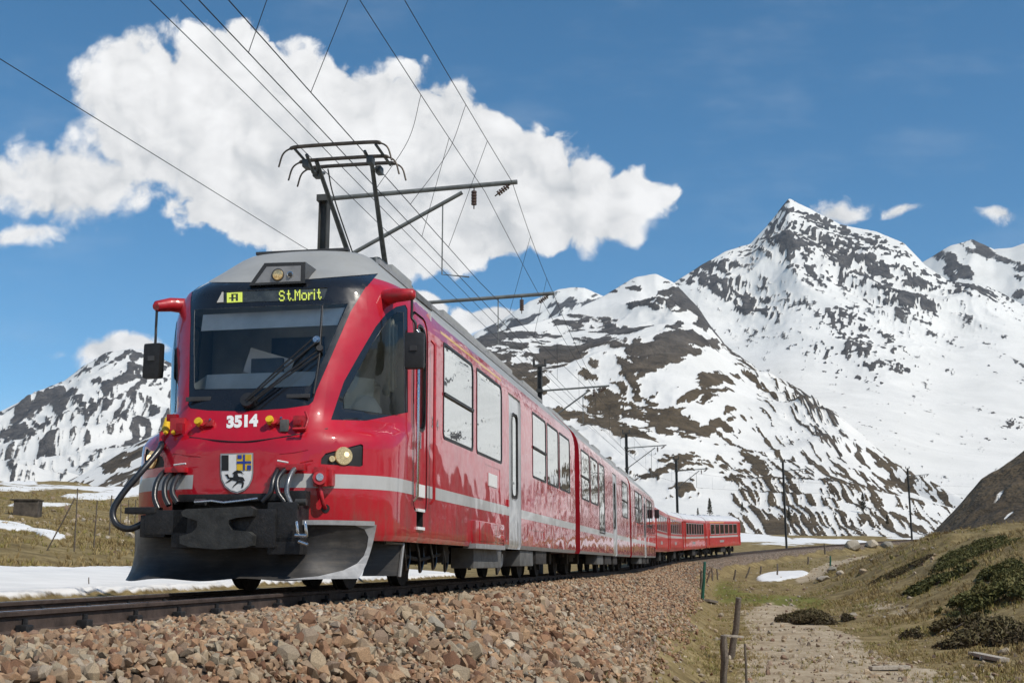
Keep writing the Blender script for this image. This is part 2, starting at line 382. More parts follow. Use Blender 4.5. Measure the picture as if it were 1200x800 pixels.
# --- the patchy shoulder in front of it
def rockB(x, y, t, st):
    L = [(600, 408, 44, 30, 5, .55), (660, 384, 34, 9, -12, .3), (712, 424, 50, 11, 3, .62), (790, 430, 34, 10, 4, .62), (690, 446, 40, 9, 0, .5), (712, 384, 40, 8, 8, .55), (946, 468, 24, 13, 25, .95), (795, 345, 20, 26, -35, .5),
         (765, 345, 26, 20, -20, .3), (845, 390, 60, 17, 40, .55), (910, 428, 60, 13, 25, .55), (985, 446, 34, 9, 12, .6), (731, 478, 34, 7, -4, .5), (775, 540, 34, 14, -8, .42), (700, 500, 50, 12, 0, .3),
         (800, 558, 20, 22, 45, .75), (862, 566, 22, 24, -55, .55), (885, 600, 60, 14, 25, .3), (620, 440, 50, 16, 10, .3), (1030, 570, 70, 22, 34, .22), (950, 585, 60, 18, 30, .15), (1085, 552, 50, 8, 36, .2), (900, 630, 70, 9, 0, .45), (1040, 625, 60, 9, 0, .35), (975, 535, 30, 9, 30, .2), (885, 528, 22, 8, 28, .45)]
    left = 1-sstep(800, 920, x); mid = stretch(x, y, 0, 44, 12, 5, 61)*left+stretch(x, y, 33, 34, 3, 5, 62)*(1-left)
    sm = stretch(x, y, 6, 10, 2.6, 4, 63)*left+stretch(x, y, 30, 11, 2.2, 4, 64)*(1-left)
    return cover((.5+.2*left)*mid+(.5-.22*left)*sm+.08*st, .13+1.0*blobs(x, y, L)+.05*left+.4*blobs(x, y, [(650, 460, 70, 30, 0, .45), (760, 500, 90, 24, 0, .4), (720, 560, 90, 30, 0, .45), (840, 540, 60, 30, 20, .4)])+.07*sstep(480, 600, y)-.06*sstep(850, 900, x)*sstep(540, 480, y), 6)
mountain('mountain_shoulder', [(360, 500), (430, 470), (520, 412), (560, 397), (600, 384), (650, 372), (700, 351), (745, 325), (768, 320), (790, 329), (815, 355), (850, 405), (890, 440), (940, 462), (985, 490), (1040, 535), (1090, 560), (1130, 580), (1170, 602), (1260, 640)],
         [(360, 652), (1260, 652)], [(360, 2100), (560, 2300), (760, 2800), (900, 2300), (1000, 1800), (1170, 1300), (1260, 1100)], [(360, 330), (1260, 330)], 360, 1260, 1.5, 300, 1.0,
         rockB, lambda x, y, t: .15+.85*sstep(395, 470, y)*(1-.6*sstep(900, 960, x)*(1-sstep(500, 540, y))), 95, 330, 17, ruggy=[(810, 350, 70, 60, 40, 1.3), (900, 430, 110, 40, 28, 1.1), (720, 420, 120, 60, 0, .7), (950, 470, 50, 30, 20, 1.), (900, 560, 200, 70, 10, .45), (700, 540, 160, 70, 0, .35)])
# --- dark grassy spur closing the valley on the right
def rockE(x, y, t, st):
    n = stretch(x, y, -40, 30, 9, 6, 71)-.5
    return np.clip(.97+.2*n-.9*blobs(x, y, [(1168, 584, 14, 2.2, -45, 1.), (1182, 600, 9, 2, -40, .9)])*(1+1.5*n), 0, 1)
mountain('grassy_spur', [(1030, 668), (1065, 645), (1090, 627), (1110, 606), (1130, 585), (1150, 562), (1175, 545), (1200, 526), (1240, 506), (1290, 512), (1350, 545), (1450, 600), (1500, 625)], [(1030, 690), (1500, 690)],
         [(1030, 430), (1500, 560)], [(1030, 230), (1500, 250)], 1030, 1500, 1.8, 110, 1.0, rockE, lambda x, y, t: 1.+0*x, 12, 45, 23, ruggy=.6)
# --- left side of the valley
def rockL(x, y, t, st):
    L = [(70, 480, 60, 10, -30, .6), (120, 455, 40, 9, -35, .7), (60, 465, 60, 6, -32, .6), (150, 430, 30, 8, 20, .6), (40, 510, 60, 6, -25, .5), (100, 515, 50, 6, -25, .6), (130, 480, 40, 7, 10, .5)]
    n = stretch(x, y, -30, 22, 5, 6, 81)-.5; n2 = stretch(x, y, 30, 9, 3, 5, 82)-.5
    return cover(n+.6*n2+.4*st, .2+.45*blobs(x, y, L)-.1*sstep(500, 560, y), 2.2)
mountain('far_mountain', [(-500, 560), (-300, 520), (-150, 530), (-60, 505), (0, 483), (40, 463), (75, 448), (100, 428), (125, 412), (150, 407), (175, 412), (200, 425), (260, 455), (330, 480), (420, 500), (560, 540)], [(-500, 590), (560, 590)],
         [(-500, 4200), (150, 4600), (560, 4600)], [(-500, 1100), (560, 1100)], -500, 560, 2.2, 130, .85, rockL, lambda x, y, t: .1+0*x, 170, 520, 29, ruggy=.8)
def rockM(x, y, t, st):
    n = stretch(x, y, -24, 34, 6, 6, 91)-.5
    return cover(n+.5*stretch(x, y, -20, 12, 3, 4, 93), .46, 4)
mountain('near_hillside', [(-500, 585), (0, 583), (60, 575), (90, 560), (120, 546), (150, 526), (185, 507), (230, 490), (300, 480), (400, 490), (520, 540), (600, 600)], [(-500, 600), (600, 640)],
         [(-500, 900), (600, 1100)], [(-500, 330), (600, 330)], -500, 600, 3, 90, 1.0, rockM, lambda x, y, t: .8+0*x, 22, 110, 35, ruggy=.4)
# --- the rest of the ring of mountains round the pass
def ring():
    az = np.linspace(R(38), R(318), 260); t = np.linspace(0, 1, 60)[:, None]
    Rg = 700+2900*t; top = 620+420*(fbm(az*3.2, az*0+2, 4, 5)-.3)+260*np.cos((az-R(95))*1.5)**2
    X = CAM.x+np.sin(az-YAW)*Rg; Y = CAM.y+np.cos(az-YAW)*Rg
    Z = 20+top*t**1.25+(fbm(X/420, Y/420, 6, 90, .5, True)-.6)*150*sstep(0, .3, t)
    rk = np.clip(.2+1.4*(fbm(X/260, Y/260, 6, 95)-.5)+.15*sstep(.8, 1, t), 0, 1)
    o = obj_np('surrounding_mountains', np.stack([X, Y, Z], -1).reshape(-1, 3), grid_faces(60, 260)[:, ::-1], 'mountain', None, None, {'rock': rk.ravel(), 'brown': (.4*(1-t)+0*rk).ravel()})
    o.data.polygons.foreach_set('use_smooth', np.ones(len(o.data.polygons), bool)); tag(o, kind='structure')
ring()

# ------------------------------------------------------------------ ground
def nat(S, D, X, Y):
    """natural ground level"""
    zt = trk_z(S)
    dep = np.interp(S, [-30, 5, 25, 45, 70, 100, 160], [1.55, 1.6, 1.65, 1.5, 1.25, .95, .7])
    H = np.interp(S, [-30, 0, 10, 20, 40, 60, 90, 120], [1.0, .8, 1.0, 1.6, 3.0, 3.3, 1.5, .2])
    right = zt-dep+H*sstep(7.6, 17, D)*(.9+.6*(fbm(X/5, Y/5, 4, 4)-.5))+.02*np.maximum(D-15, 0)
    a = np.abs(D)
    left = zt-.22+.075*np.maximum(a-3.2, 0)+.05*np.maximum(a-9, 0)
    return np.where(D > 0, right, left)
def gz(X, Y, full=False):
    X = np.asarray(X, float); Y = np.asarray(Y, float)
    S, D = trk_near(X, Y); zt = trk_z(S); a = np.abs(D)
    n = nat(S, D, X, Y)
    r = np.hypot(X-CAM.x, Y-CAM.y); az = np.degrees(np.arctan2(X-CAM.x, Y-CAM.y))+math.degrees(YAW)
    k = np.interp(az, [-180, -90, -30, -14, -4, 25, 60, 180], [.02, .05, .075, .075, .042, .031, .05, .02])
    far = k*r-1.0+(fbm(X/45, Y/45, 5, 12)-.5)*np.clip(r*.03, 0, 14)
    wl = sstep(90, 260, r); n = n*(1-wl)+far*wl
    rough = .16*(fbm(X/1.7, Y/1.7, 4, 3)-.5)+.07*(fbm(X/.45, Y/.45, 3, 8)-.5)*(1-sstep(10, 22, r))+.5*(fbm(X/9, Y/9, 3, 6)-.5)*sstep(5, 12, a)
    n = n+rough*sstep(2.6, 5., a)*np.where((D < 0) & (a < 9.5), .35, 1)
    f0 = zt-.15-.05*sstep(.7, 1.9, a)
    sl = np.maximum(a-1.85, 0)
    z = np.clip(n, f0-sl/1.5, f0+sl/1.3)
    z = z+.03*(fbm(X/.35, Y/.35, 3, 14)-.5)*sstep(.8, 1.4, a)*(1-sstep(8, 16, r))
    return (z, S, D, r, az) if full else z
def ground_mat():
    m, t, b, out = newmat('ground')
    tc = t.add('ShaderNodeTexCoord').outputs['Object']
    sn, di, ba, gr = (t.attr(k) for k in ('snow', 'dirt', 'ballast', 'green'))
    n1 = t.noise(tc, 1.3, 7, .62); n2 = t.noise(tc, 9., 6, .6); n3 = t.noise(tc, .25, 5, .55); n4 = t.noise(tc, 38., 4, .6)
    grass = t.ramp(t.m('ADD', t.m('MULTIPLY', n1, .6), t.m('MULTIPLY', n2, .4)), [(.32, (.08, .056, .022)), (.48, (.19, .14, .058)), (.62, (.31, .24, .11)), (.75, (.42, .34, .18))])
    green = t.ramp(t.m('ADD', t.m('MULTIPLY', n1, .5), t.m('MULTIPLY', n2, .5)), [(.35, (.07, .075, .014)), (.55, (.165, .165, .032)), (.7, (.26, .235, .07))])
    grass = t.mix(t.ss(t.m('ADD', gr, t.m('MULTIPLY_ADD', n1, .8, -.4)), .38, .7), grass, green)
    dirt = t.ramp(t.m('ADD', t.m('MULTIPLY', n1, .55), t.m('MULTIPLY', n2, .45)), [(.3, (.18, .13, .075)), (.5, (.37, .295, .195)), (.68, (.53, .455, .335))])
    c = t.mix(t.ss(t.m('ADD', di, t.m('MULTIPLY_ADD', n1, .9, -.45)), .4, .6), grass, dirt)
    vc = t.add('ShaderNodeTexVoronoi'); t.put(vc.inputs['Vector'], tc); vc.inputs['Scale'].default_value = 11.
    sep = t.add('ShaderNodeSeparateColor'); t.put(sep.inputs[0], vc.outputs['Color'])
    st = t.ramp(sep.outputs[0], [(0, (.10, .075, .055)), (.3, (.27, .19, .125)), (.6, (.36, .27, .19)), (.85, (.40, .35, .29)), (1, (.23, .12, .075))])
    st = t.mix(t.ss(vc.outputs['Distance'], .25, .75), st, (.05, .038, .028))
    bm_ = t.ss(t.m('ADD', ba, t.m('MULTIPLY_ADD', n2, .7, -.35)), .42, .58)
    c = t.mix(bm_, c, st)
    snf = t.ss(t.m('ADD', sn, t.m('MULTIPLY_ADD', n1, .36, -.18)), .46, .56)
    c = t.mix(snf, c, t.ramp(n1, [(.3, (.66, .66, .64)), (.7, (.77, .765, .74))]))
    t.put(b.inputs['Base Color'], c); b.inputs['Roughness'].default_value = .9; b.inputs['Specular IOR Level'].default_value = .25
    h = t.m('ADD', t.m('MULTIPLY', n2, .6), t.m('MULTIPLY', n4, .4)); h = t.m('ADD', h, t.m('MULTIPLY', t.m('SUBTRACT', 1., vc.outputs['Distance']), t.m('MULTIPLY', bm_, .8)))
    t.put(b.inputs['Normal'], t.bump(t.m('MULTIPLY', h, t.m('MULTIPLY_ADD', snf, -.85, 1.)), .8, .06))
ground_mat()
def build_ground():
    azs = np.concatenate([np.linspace(-180, -40, 90, endpoint=False), np.linspace(-40, -26, 40, endpoint=False), np.linspace(-26, 26, 520, endpoint=False), np.linspace(26, 45, 60, endpoint=False), np.linspace(45, 180, 86)])
    rs = np.concatenate([[.15, .6, 1.2, 1.8], np.geomspace(2.4, 120, 380), np.geomspace(122, 1700, 110)])
    A, Rg = np.meshgrid(np.radians(azs)-YAW, rs); X = CAM.x+np.sin(A)*Rg; Y = CAM.y+np.cos(A)*Rg
    Z, S, D, r, az = gz(X, Y, True)
    P = np.stack([X, Y, Z], -1); px, py = np_proj(P)
    inview = (px > -300) & (px < 1500)
    nf = fbm(X/30, Y/30, 5, 33); nn = fbm(X/3, Y/3, 4, 34)
    snow = np.where(D < 0, sstep(3.6, 4.6, -D+1.2*(nn-.5))*(1-sstep(7.2, 8.8, -D+2*(nn-.5)+.05*(S-5)))*sstep(-30, -20, S)*(1-sstep(26, 34, S)), 0)
    B = [(5, 617, 34, 6, 6, .9), (60, 628, 22, 5, 12, .9), (20, 573, 60, 4, 0, .8), (110, 582, 50, 5, 0, .9), (160, 574, 30, 6, 0, .9), (70, 592, 30, 3, 0, .5), (30, 592, 40, 4, 0, .6), (150, 600, 25, 2.5, 0, .4)]
    snow = snow+np.where(inview & (D < -9), blobs(px, py, B)*(.7+.7*nn), 0)
    snow = snow+np.where(inview & (D > 0), blobs(px, py, [(908, 676, 24, 6.5, -6, 1.2), (935, 673, 14, 4, -6, 1.)]), 0)
    farsn = sstep(95, 170, r)*np.clip(.41+2.0*(fbm(X/22, Y/22, 5, 37)-.5)+1.6*(fbm(X/7, Y/7, 4, 38)-.5), 0, 1)
    snow = np.clip(np.maximum(snow, farsn), 0, 1)
    # dirt track in the hollow
    pathd = np.interp(S, [-30, 0, 20, 35, 45, 60, 80, 110, 150], [6.4, 6.2, 6.0, 5.9, 6.8, 8.8, 9.5, 8.2, 6.5]); pw = np.interp(S, [0, 15, 35, 60, 80, 150], [1.9, 1.7, 1.0, .5, 1.3, 1.3])
    dirt = np.where(D > 0, 1-sstep(pw*.55, pw*1.25, np.abs(D-pathd+1.2*(fbm(X/8, Y/8, 3, 41)-.5))), 0)*np.interp(S, [0, 30, 42, 62, 76, 170, 200], [.9, .85, .35, .15, .95, .9, 0])
    dirt = dirt*(1-.55*np.exp(-((D-pathd+1.2*(fbm(X/8, Y/8, 3, 41)-.5))/.3)**2)*sstep(.4, .6, fbm(X/2.2, Y/2.2, 3, 47)))
    dirt = dirt+np.where(D > 3.2, .25*sstep(.5, .75, fbm(X/4, Y/4, 4, 44)), 0)+np.where(inview & (D > 0), blobs(px, py, [(1050, 712, 80, 12, 12, .55), (930, 740, 60, 20, 10, .6), (1000, 780, 150, 16, 4, .6), (900, 715, 50, 10, 5, .35)]), 0)
    bal = np.where(D > 0, 1-sstep(2.6, 3.7, D+1.1*(nn-.5)+.01*np.maximum(S-20, 0)), 1-sstep(1.7, 2.4, -D))*(1-sstep(90, 140, S)*.3)
    green = np.where(D > 0, blobs(px, py, [(920, 705, 70, 10, 5, .9), (850, 690, 24, 20, 40, .6), (1000, 690, 60, 10, -10, .35), (880, 730, 40, 10, 0, .3), (960, 660, 60, 8, -10, .35)]), .15)
    green = np.where(inview, green, .2)
    P[..., 2] += .11*sstep(.42, .62, snow)*(r < 140)
    V = P.reshape(-1, 3); nr, nc = X.shape
    o = obj_np('ground', V, grid_faces(nr, nc)[:, ::-1], 'ground', None, None, {'snow': snow.ravel(), 'dirt': np.clip(dirt, 0, 1).ravel(), 'ballast': bal.ravel(), 'green': green.ravel()})
    o.data.polygons.foreach_set('use_smooth', np.ones(len(o.data.polygons), bool)); tag(o, kind='structure')
    return o
GROUND = build_ground()
def ground_hit(x, y):
    """where the ray of a pixel meets the ground"""
    d = ray(x, y); h = math.hypot(d.x, d.y); rs = np.geomspace(3, 900, 900); X = CAM.x+d.x/h*rs; Y = CAM.y+d.y/h*rs
    g = gz(X, Y); zz = CAM.z+d.z/h*rs; i = int(np.argmax(g >= zz))
    if i == 0: i = 1
    a = (zz[i-1]-g[i-1])/max(1e-6, (zz[i-1]-g[i-1])-(zz[i]-g[i])); rr = rs[i-1]+(rs[i]-rs[i-1])*min(1, max(0, a))
    X = CAM.x+d.x/h*rr; Y = CAM.y+d.y/h*rr
    return Vector((X, Y, float(gz(np.array([X]), np.array([Y]))[0])))
# ------------------------------------------------------------------ materials for line and train
simple('rail_rust', (.085, .06, .048), .75, .3, .3, 8, .3, 60)
simple('rail_top', (.42, .42, .43), .28, .9, .1, 20)
simple('sleeper_steel', (.055, .045, .04), .8, .2, .3, 8, .3, 50)
simple('black_iron', (.022, .022, .023), .55, .25, .3, 14, .35, 60, dirt=(.09, .075, .06, .35))
simple('wood_grey', (.17, .14, .11), .9, 0, .3, 30, .5, 90)
simple('wood_pale', (.42, .37, .30), .9, 0, .25, 30, .5, 90)
simple('green_paint', (.02, .13, .09), .5, 0, .2, 20)

def build_track():
    root = empty('railway_track', trk(0), 'narrow gauge railway track with two steel rails beneath the red train', 'track')
    inv = Vector(trk(0))
    prof = [(-.05, -.125), (.05, -.125), (.05, -.117), (.012, -.105), (.009, -.035), (.029, -.026), (.03, -.006), (.022, 0.), (-.022, 0.), (-.03, -.006), (-.029, -.026), (-.009, -.035), (-.012, -.105), (-.05, -.117)]
    ss = np.concatenate([np.arange(-14, 50, 4.), np.arange(50, 300, 2.5)])
    for off in (-.53, .53):
        V = [trk(s, off+px, pz)-inv for s in ss for px, pz in prof]; n = len(prof); F = []
        for i in range(len(ss)-1):
            for k in range(n): F.append((i*n+k, i*n+(k+1) % n, (i+1)*n+(k+1) % n, (i+1)*n+k))
        rail = obj_np('rail', [tuple(v) for v in V], np.array(F)[:, ::-1], 'rail_rust', root, 35)
        T = [trk(s, off+px, .0015)-inv for s in ss for px in (-.021, .021)]
        obj_np('running_surface', [tuple(v) for v in T], grid_faces(len(ss), 2), 'rail_top', rail)
    # sleepers, clips
    me = bpy.data.meshes.new('sleeper'); bm = bmesh.new(); b_box(bm, (0, 0, 0), (1.8, .22, .09), None, .02); bm.to_mesh(me); bm.free(); finish(me, 'sleeper_steel')
    mc = bpy.data.meshes.new('rail_clip'); bm = bmesh.new(); b_box(bm, (0, 0, 0), (.07, .075, .05), None, .008); b_cyl(bm, (.0, 0, .03), (0, 0, 1), .017, .055, 8); bm.to_mesh(mc); bm.free(); finish(mc, 'black_iron')
    for i in range(110):
        s = -7.6+i*.66
        h = float(np.interp(s, _s, _h))
        o = bpy.data.objects.new('sleeper', me); link(o, root); o.location = trk(s, 0, -.175)-inv; o.rotation_euler = (.02, 0, -h)
        if s < 22:
            for off in (-.585, -.475, .475, .585):
                if s > 3 and off < .5: continue
                c = bpy.data.objects.new('rail_clip', mc); link(c, root); c.location = trk(s, off, -.1)-inv; c.rotation_euler = (0, 0, -h)
    box('fishplate', trk(1.35, .555, -.06)-inv, (.018, .45, .06), 'rail_rust', root, None, .004)
build_track()

# ------------------------------------------------------------------ ballast stones
def stone_mat():
    m, t, b, out = newmat('stone')
    tc = t.add('ShaderNodeTexCoord').outputs['Object']; r = t.attr('rnd')
    n = t.noise(tc, 14, 5, .65)
    c = t.ramp(r, [(0, (0.192, 0.095, 0.054)), (.14, (0.388, 0.224, 0.127)), (.32, (0.506, 0.331, 0.194)), (.46, (0.310, 0.203, 0.127)), (.6, (0.502, 0.389, 0.256)), (.74, (0.400, 0.334, 0.237)), (.85, (0.252, 0.155, 0.104)), (.93, (0.592, 0.509, 0.387)), (1, (0.322, 0.297, 0.241))])
    c = t.mix(t.ss(n, .35, .7), t.mix(.45, c, (.05, .035, .025)), c)
    t.put(b.inputs['Base Color'], c); b.inputs['Roughness'].default_value = .85; b.inputs['Specular IOR Level'].default_value = .3
    t.put(b.inputs['Normal'], t.bump(t.noise(tc, 45, 5, .65), .5, .008))
stone_mat()
def rock_shape(seed, n=15, flat=.72, jag=.25):
    g = np.random.default_rng(seed); p = g.normal(size=(n, 3)); p /= np.linalg.norm(p, axis=1)[:, None]
    p *= (1-jag*g.random(n))[:, None]; p *= np.array([1, .8+.2*g.random(), flat*(.75+.4*g.random())])
    bm = bmesh.new(); [bm.verts.new(q) for q in p]; r = bmesh.ops.convex_hull(bm, input=bm.verts)
    bmesh.ops.delete(bm, geom=[v for v in bm.verts if not v.link_faces], context='VERTS'); bmesh.ops.triangulate(bm, faces=bm.faces)
    bm.verts.index_update(); V = np.array([v.co for v in bm.verts]); F = np.array([[v.index for v in f.verts] for f in bm.faces]); bm.free()
    return V, F
SHAPES = [rock_shape(i, 13+i % 5, .7, .3) for i in range(14)]
ROUND = [rock_shape(50+i, 22, .75, .16) for i in range(6)]
def rotmats(n, g):
    q = g.normal(size=(n, 4)); q /= np.linalg.norm(q, axis=1)[:, None]; w, x, y, z = q.T
    return np.stack([1-2*(y*y+z*z), 2*(x*y-w*z), 2*(x*z+w*y), 2*(x*y+w*z), 1-2*(x*x+z*z), 2*(y*z-w*x), 2*(x*z-w*y), 2*(y*z+w*x), 1-2*(x*x+y*y)], -1).reshape(n, 3, 3)
def scatter_mesh(name, pos, size, shapes, mat, parent, g, kind='stuff', rnd=None, flatten=1.):
    Vs, Fs, A = [], [], []; base = 0
    idx = g.integers(0, len(shapes), len(pos)); RM = rotmats(len(pos), g); rnd = g.random(len(pos)) if rnd is None else rnd
    for k, (sv, sf) in enumerate(shapes):
        q = np.where(idx == k)[0]
        if not len(q): continue
        v = np.einsum('nij,vj->nvi', RM[q], sv)*size[q][:, None, None]; v[..., 2] *= flatten; v = v+pos[q][:, None, :]
        Vs.append(v.reshape(-1, 3)); Fs.append((sf[None]+(np.arange(len(q))*len(sv))[:, None, None]+base).reshape(-1, 3)); base += v.shape[0]*v.shape[1]
        A.append(np.repeat(rnd[q], len(sv)))
    o = obj_np(name, np.concatenate(Vs), np.concatenate(Fs), mat, parent, None, {'rnd': np.concatenate(A)})
    if kind: tag(o, kind=kind)
    return o
def build_ballast():
    g = np.random.default_rng(5); P = []
    def band(s0, s1, d0, d1, dens, rmin, rmax):
        n = int((s1-s0)*(d1-d0)*dens); s = g.uniform(s0, s1, n); d = g.uniform(d0, d1, n)
        P.append(np.stack([s, d, g.uniform(rmin, rmax, n)**1.0], -1))
    band(-7.5, 1, .62, 3.3, 480, .02, .047); band(1, 9, .62, 3.5, 300, .022, .05); band(9, 22, .64, 3.6, 120, .03, .062); band(22, 45, .66, 3.4, 55, .035, .065); band(45, 75, .7, 3., 22, .04, .07)
    band(-4, 6, 1.5, 3.6, 26, .06, .105); band(-2, 25, 3.2, 5.0, 9, .03, .08)
    band(-7.5, 8, -.42, .42, 130, .025, .05); band(-7.5, 12, -1.9, -.64, 90, .03, .055)
    A = np.concatenate(P); s, d, r = A.T
    keep = g.random(len(s)) < np.where(d > 0, 1-.85*sstep(2.7, 3.7, d+.8*(fbm(s/1.3, d/1.3, 3, 2)-.5)), 1); s, d, r = s[keep], d[keep], r[keep]
    x = np.interp(s, _s, _x); y = np.interp(s, _s, _y); h = np.interp(s, _s, _h); X = x+d*np.cos(h); Y = y-d*np.sin(h)
    Z = gz(X, Y)+r*.25+.035*(g.random(len(r)))*(np.abs(d) > .8)
    pos = np.stack([X, Y, Z], -1)
    rnd = np.clip(g.random(len(r))*.92+.25*(fbm(X/2.2, Y/2.2, 3, 19)-.5), 0, 1)
    px, py = np_proj(pos); dep = np.linalg.norm(pos-C_, axis=1)
    vis = (px > 0) & (px < 1200) & (py < 806) & (d > .6)
    score = np.where(vis, r/dep, 0); order = np.argsort(-score)[:300]; mask = np.ones(len(r), bool); mask[order] = False
    big = r > .06
    tag(scatter_mesh('stones', pos[mask & ~big], r[mask & ~big]*1.12, SHAPES, 'stone', GROUND, g, rnd=rnd[mask & ~big]), kind='stuff')
    scatter_mesh('large_stones', pos[mask & big], r[mask & big]*1.1, ROUND+SHAPES[:5], 'stone', GROUND, g, rnd=rnd[mask & big])
    ms = []
    for k in range(40):
        V, F = (ROUND if k % 3 == 0 else SHAPES)[k % (len(ROUND) if k % 3 == 0 else len(SHAPES))]
        me = mesh_np('stone', V, F, {'rnd': np.full(len(V), (k+.5)/40)}); finish(me, 'stone'); ms.append(me)
    for i in order:
        o = bpy.data.objects.new('stone', ms[int(np.clip(rnd[i]*40, 0, 39))]); link(o, GROUND); o.location = pos[i]; o.scale = [r[i]*1.12]*3
        o.rotation_euler = [float(q) for q in g.uniform(0, 6.28, 3)]
build_ballast()
# ------------------------------------------------------------------ train materials
def paint(name, col, inner=(.35, .35, .34), wob=.018, dirt=True, coat=1.0, base_rough=.38):
    m, t, b, out = newmat(name)
    tc = t.add('ShaderNodeTexCoord').outputs['Object']
    n = t.noise(tc, 1.2, 5, .6)
    c = t.mix(t.ss(n, .35, .7), tuple(k*.88 for k in col), tuple(min(1, k*1.06) for k in col))
    if dirt:
        sp = t.add('ShaderNodeSeparateXYZ'); t.put(sp.inputs[0], tc)
        low = t.m('MULTIPLY', t.ss(sp.outputs[2], 1.1, .45), .75)
        g = t.m('MULTIPLY', t.ss(t.noise(t.vm('MULTIPLY', tc, (1, 1, .22)), 5.5, 7, .7), .38, .72), t.m('ADD', low, .10))
        c = t.mix(g, c, (.14, .09, .07))
    back = t.add('ShaderNodeNewGeometry').outputs['Backfacing']
    c = t.mix(back, c, inner)
    t.put(b.inputs['Base Color'], c); t.put(b.inputs['Roughness'], t.ss(t.noise(tc, 8, 5), .3, .7, base_rough-.06, base_rough+.1))
    b.inputs['Specular IOR Level'].default_value = .15; b.inputs['Coat Weight'].default_value = coat; b.inputs['Coat Roughness'].default_value = .035; b.inputs['Coat IOR'].default_value = 1.5
    vs = t.vm('MULTIPLY', tc, (1, .55, .8))
    wb = t.bump(t.noise(vs, 1.6, 2, .5), 1.0, wob); t.put(b.inputs['Coat Normal'], wb)
    return m
paint('red_paint', (.50, .006, .022))
paint('red_dark', (.30, .006, .016), coat=.4)
paint('red_old', (.50, .022, .02), coat=.5, wob=.01)
paint('silver_band', (.52, .53, .52), coat=.5, wob=.015)
paint('door_silver', (.50, .52, .53), coat=.7, wob=.02)
paint('roof_grey', (.33, .335, .325), coat=.15, dirt=False, wob=.01, base_rough=.5)
paint('roof_white', (.62, .63, .64), coat=0, dirt=False, base_rough=.6)
paint('gloss_black', (.012, .013, .016), coat=1., wob=.004, dirt=False, base_rough=.3)
simple('trim_grey', (.33, .33, .33), .5, .2, .15, 10)
simple('rubber', (.016, .016, .017), .5, 0, .2, 20, .15, 80)
simple('hose_black', (.02, .021, .023), .35, 0, .2, 20, spec=.6)
simple('hose_grey', (.20, .205, .21), .3, .6, .2, 20)
simple('yellow_paint', (.72, .46, .02), .45, 0, .12, 20)
simple('white_print', (.78, .78, .76), .5, 0, .04, 20)
simple('blue_print', (.02, .05, .30), .5, 0, .04, 20)
simple('black_print', (.012, .012, .012), .5, 0, .04, 20)
simple('chrome', (.6, .6, .6), .22, 1., .1, 20)
simple('red_iron', (.45, .012, .02), .45, 0, .2, 14, .2, 60, coat=.3)
def plough_mat():
    m, t, b, out = newmat('plough_steel'); tc = t.add('ShaderNodeTexCoord').outputs['Object']
    st = t.noise(t.vm('MULTIPLY', tc, (1.2, 1.2, 9)), 2.2, 7, .65); bl = t.noise(tc, 2.6, 7, .65); sc = t.noise(t.vm('MULTIPLY', tc, (3, 3, 40)), 3, 5, .7)
    c = t.ramp(t.m('ADD', t.m('MULTIPLY', st, .5), t.m('MULTIPLY', bl, .5)), [(.3, (.018, .018, .019)), (.5, (.04, .039, .039)), (.62, (.075, .068, .06)), (.75, (.12, .10, .08))])
    c = t.mix(t.m('MULTIPLY', t.ss(sc, .62, .72), .5), c, (.17, .17, .17)); t.put(b.inputs['Base Color'], c)
    t.put(b.inputs['Roughness'], t.ss(bl, .3, .7, .35, .65)); b.inputs['Metallic'].default_value = .35; t.put(b.inputs['Normal'], t.bump(t.m('ADD', bl, t.m('MULTIPLY', sc, .2)), .35, .012))
plough_mat()
simple('coupler_iron', (.042, .043, .041), .62, .2, .3, 8, .4, 40, dirt=(.075, .065, .05, .4))
simple('bogie_grime', (.035, .031, .028), .8, .1, .35, 6, .3, 40, dirt=(.09, .075, .06, .5))
simple('box_grey', (.13, .13, .125), .7, .1, .25, 5, .2, 40, dirt=(.07, .055, .045, .5))
simple('cab_grey', (.60, .61, .59), .6, 0, .1, 4)
simple('cab_dark', (.05, .052, .055), .6, 0, .2, 4)
simple('blind_grey', (.85, .85, .83), .8, 0, .08, 5)
simple('seat_cream', (.55, .53, .48), .7, 0, .08, 8)
simple('paper_white', (.8, .8, .8), .7, 0, .03, 8)
simple('copper_strip', (.10, .085, .07), .5, .5, .2, 10)
simple('panto_grey', (.10, .11, .11), .5, .5, .25, 12)
simple('yellow_line', (.72, .40, .03), .4, 0, .05, 5, coat=.6)
simple('lamp_glow', (.8, .6, .35), .2, 0, .1, 30, emit=(1, .70, .36), estr=1.6)
simple('lamp_dim', (.85, .62, .32), .25, .9, .25, 60, emit=(1, .6, .25), estr=.10)
simple('led_text', (.3, .35, .05), .5, 0, 0, 5, emit=(.62, .72, .12), estr=.75)
simple('display_pane', (.05, .055, .05), .25, 0, .5, 6, coat=1)
simple('led_dull', (.35, .38, .08), .5, 0, .1, 5, emit=(.6, .65, .12), estr=.3)
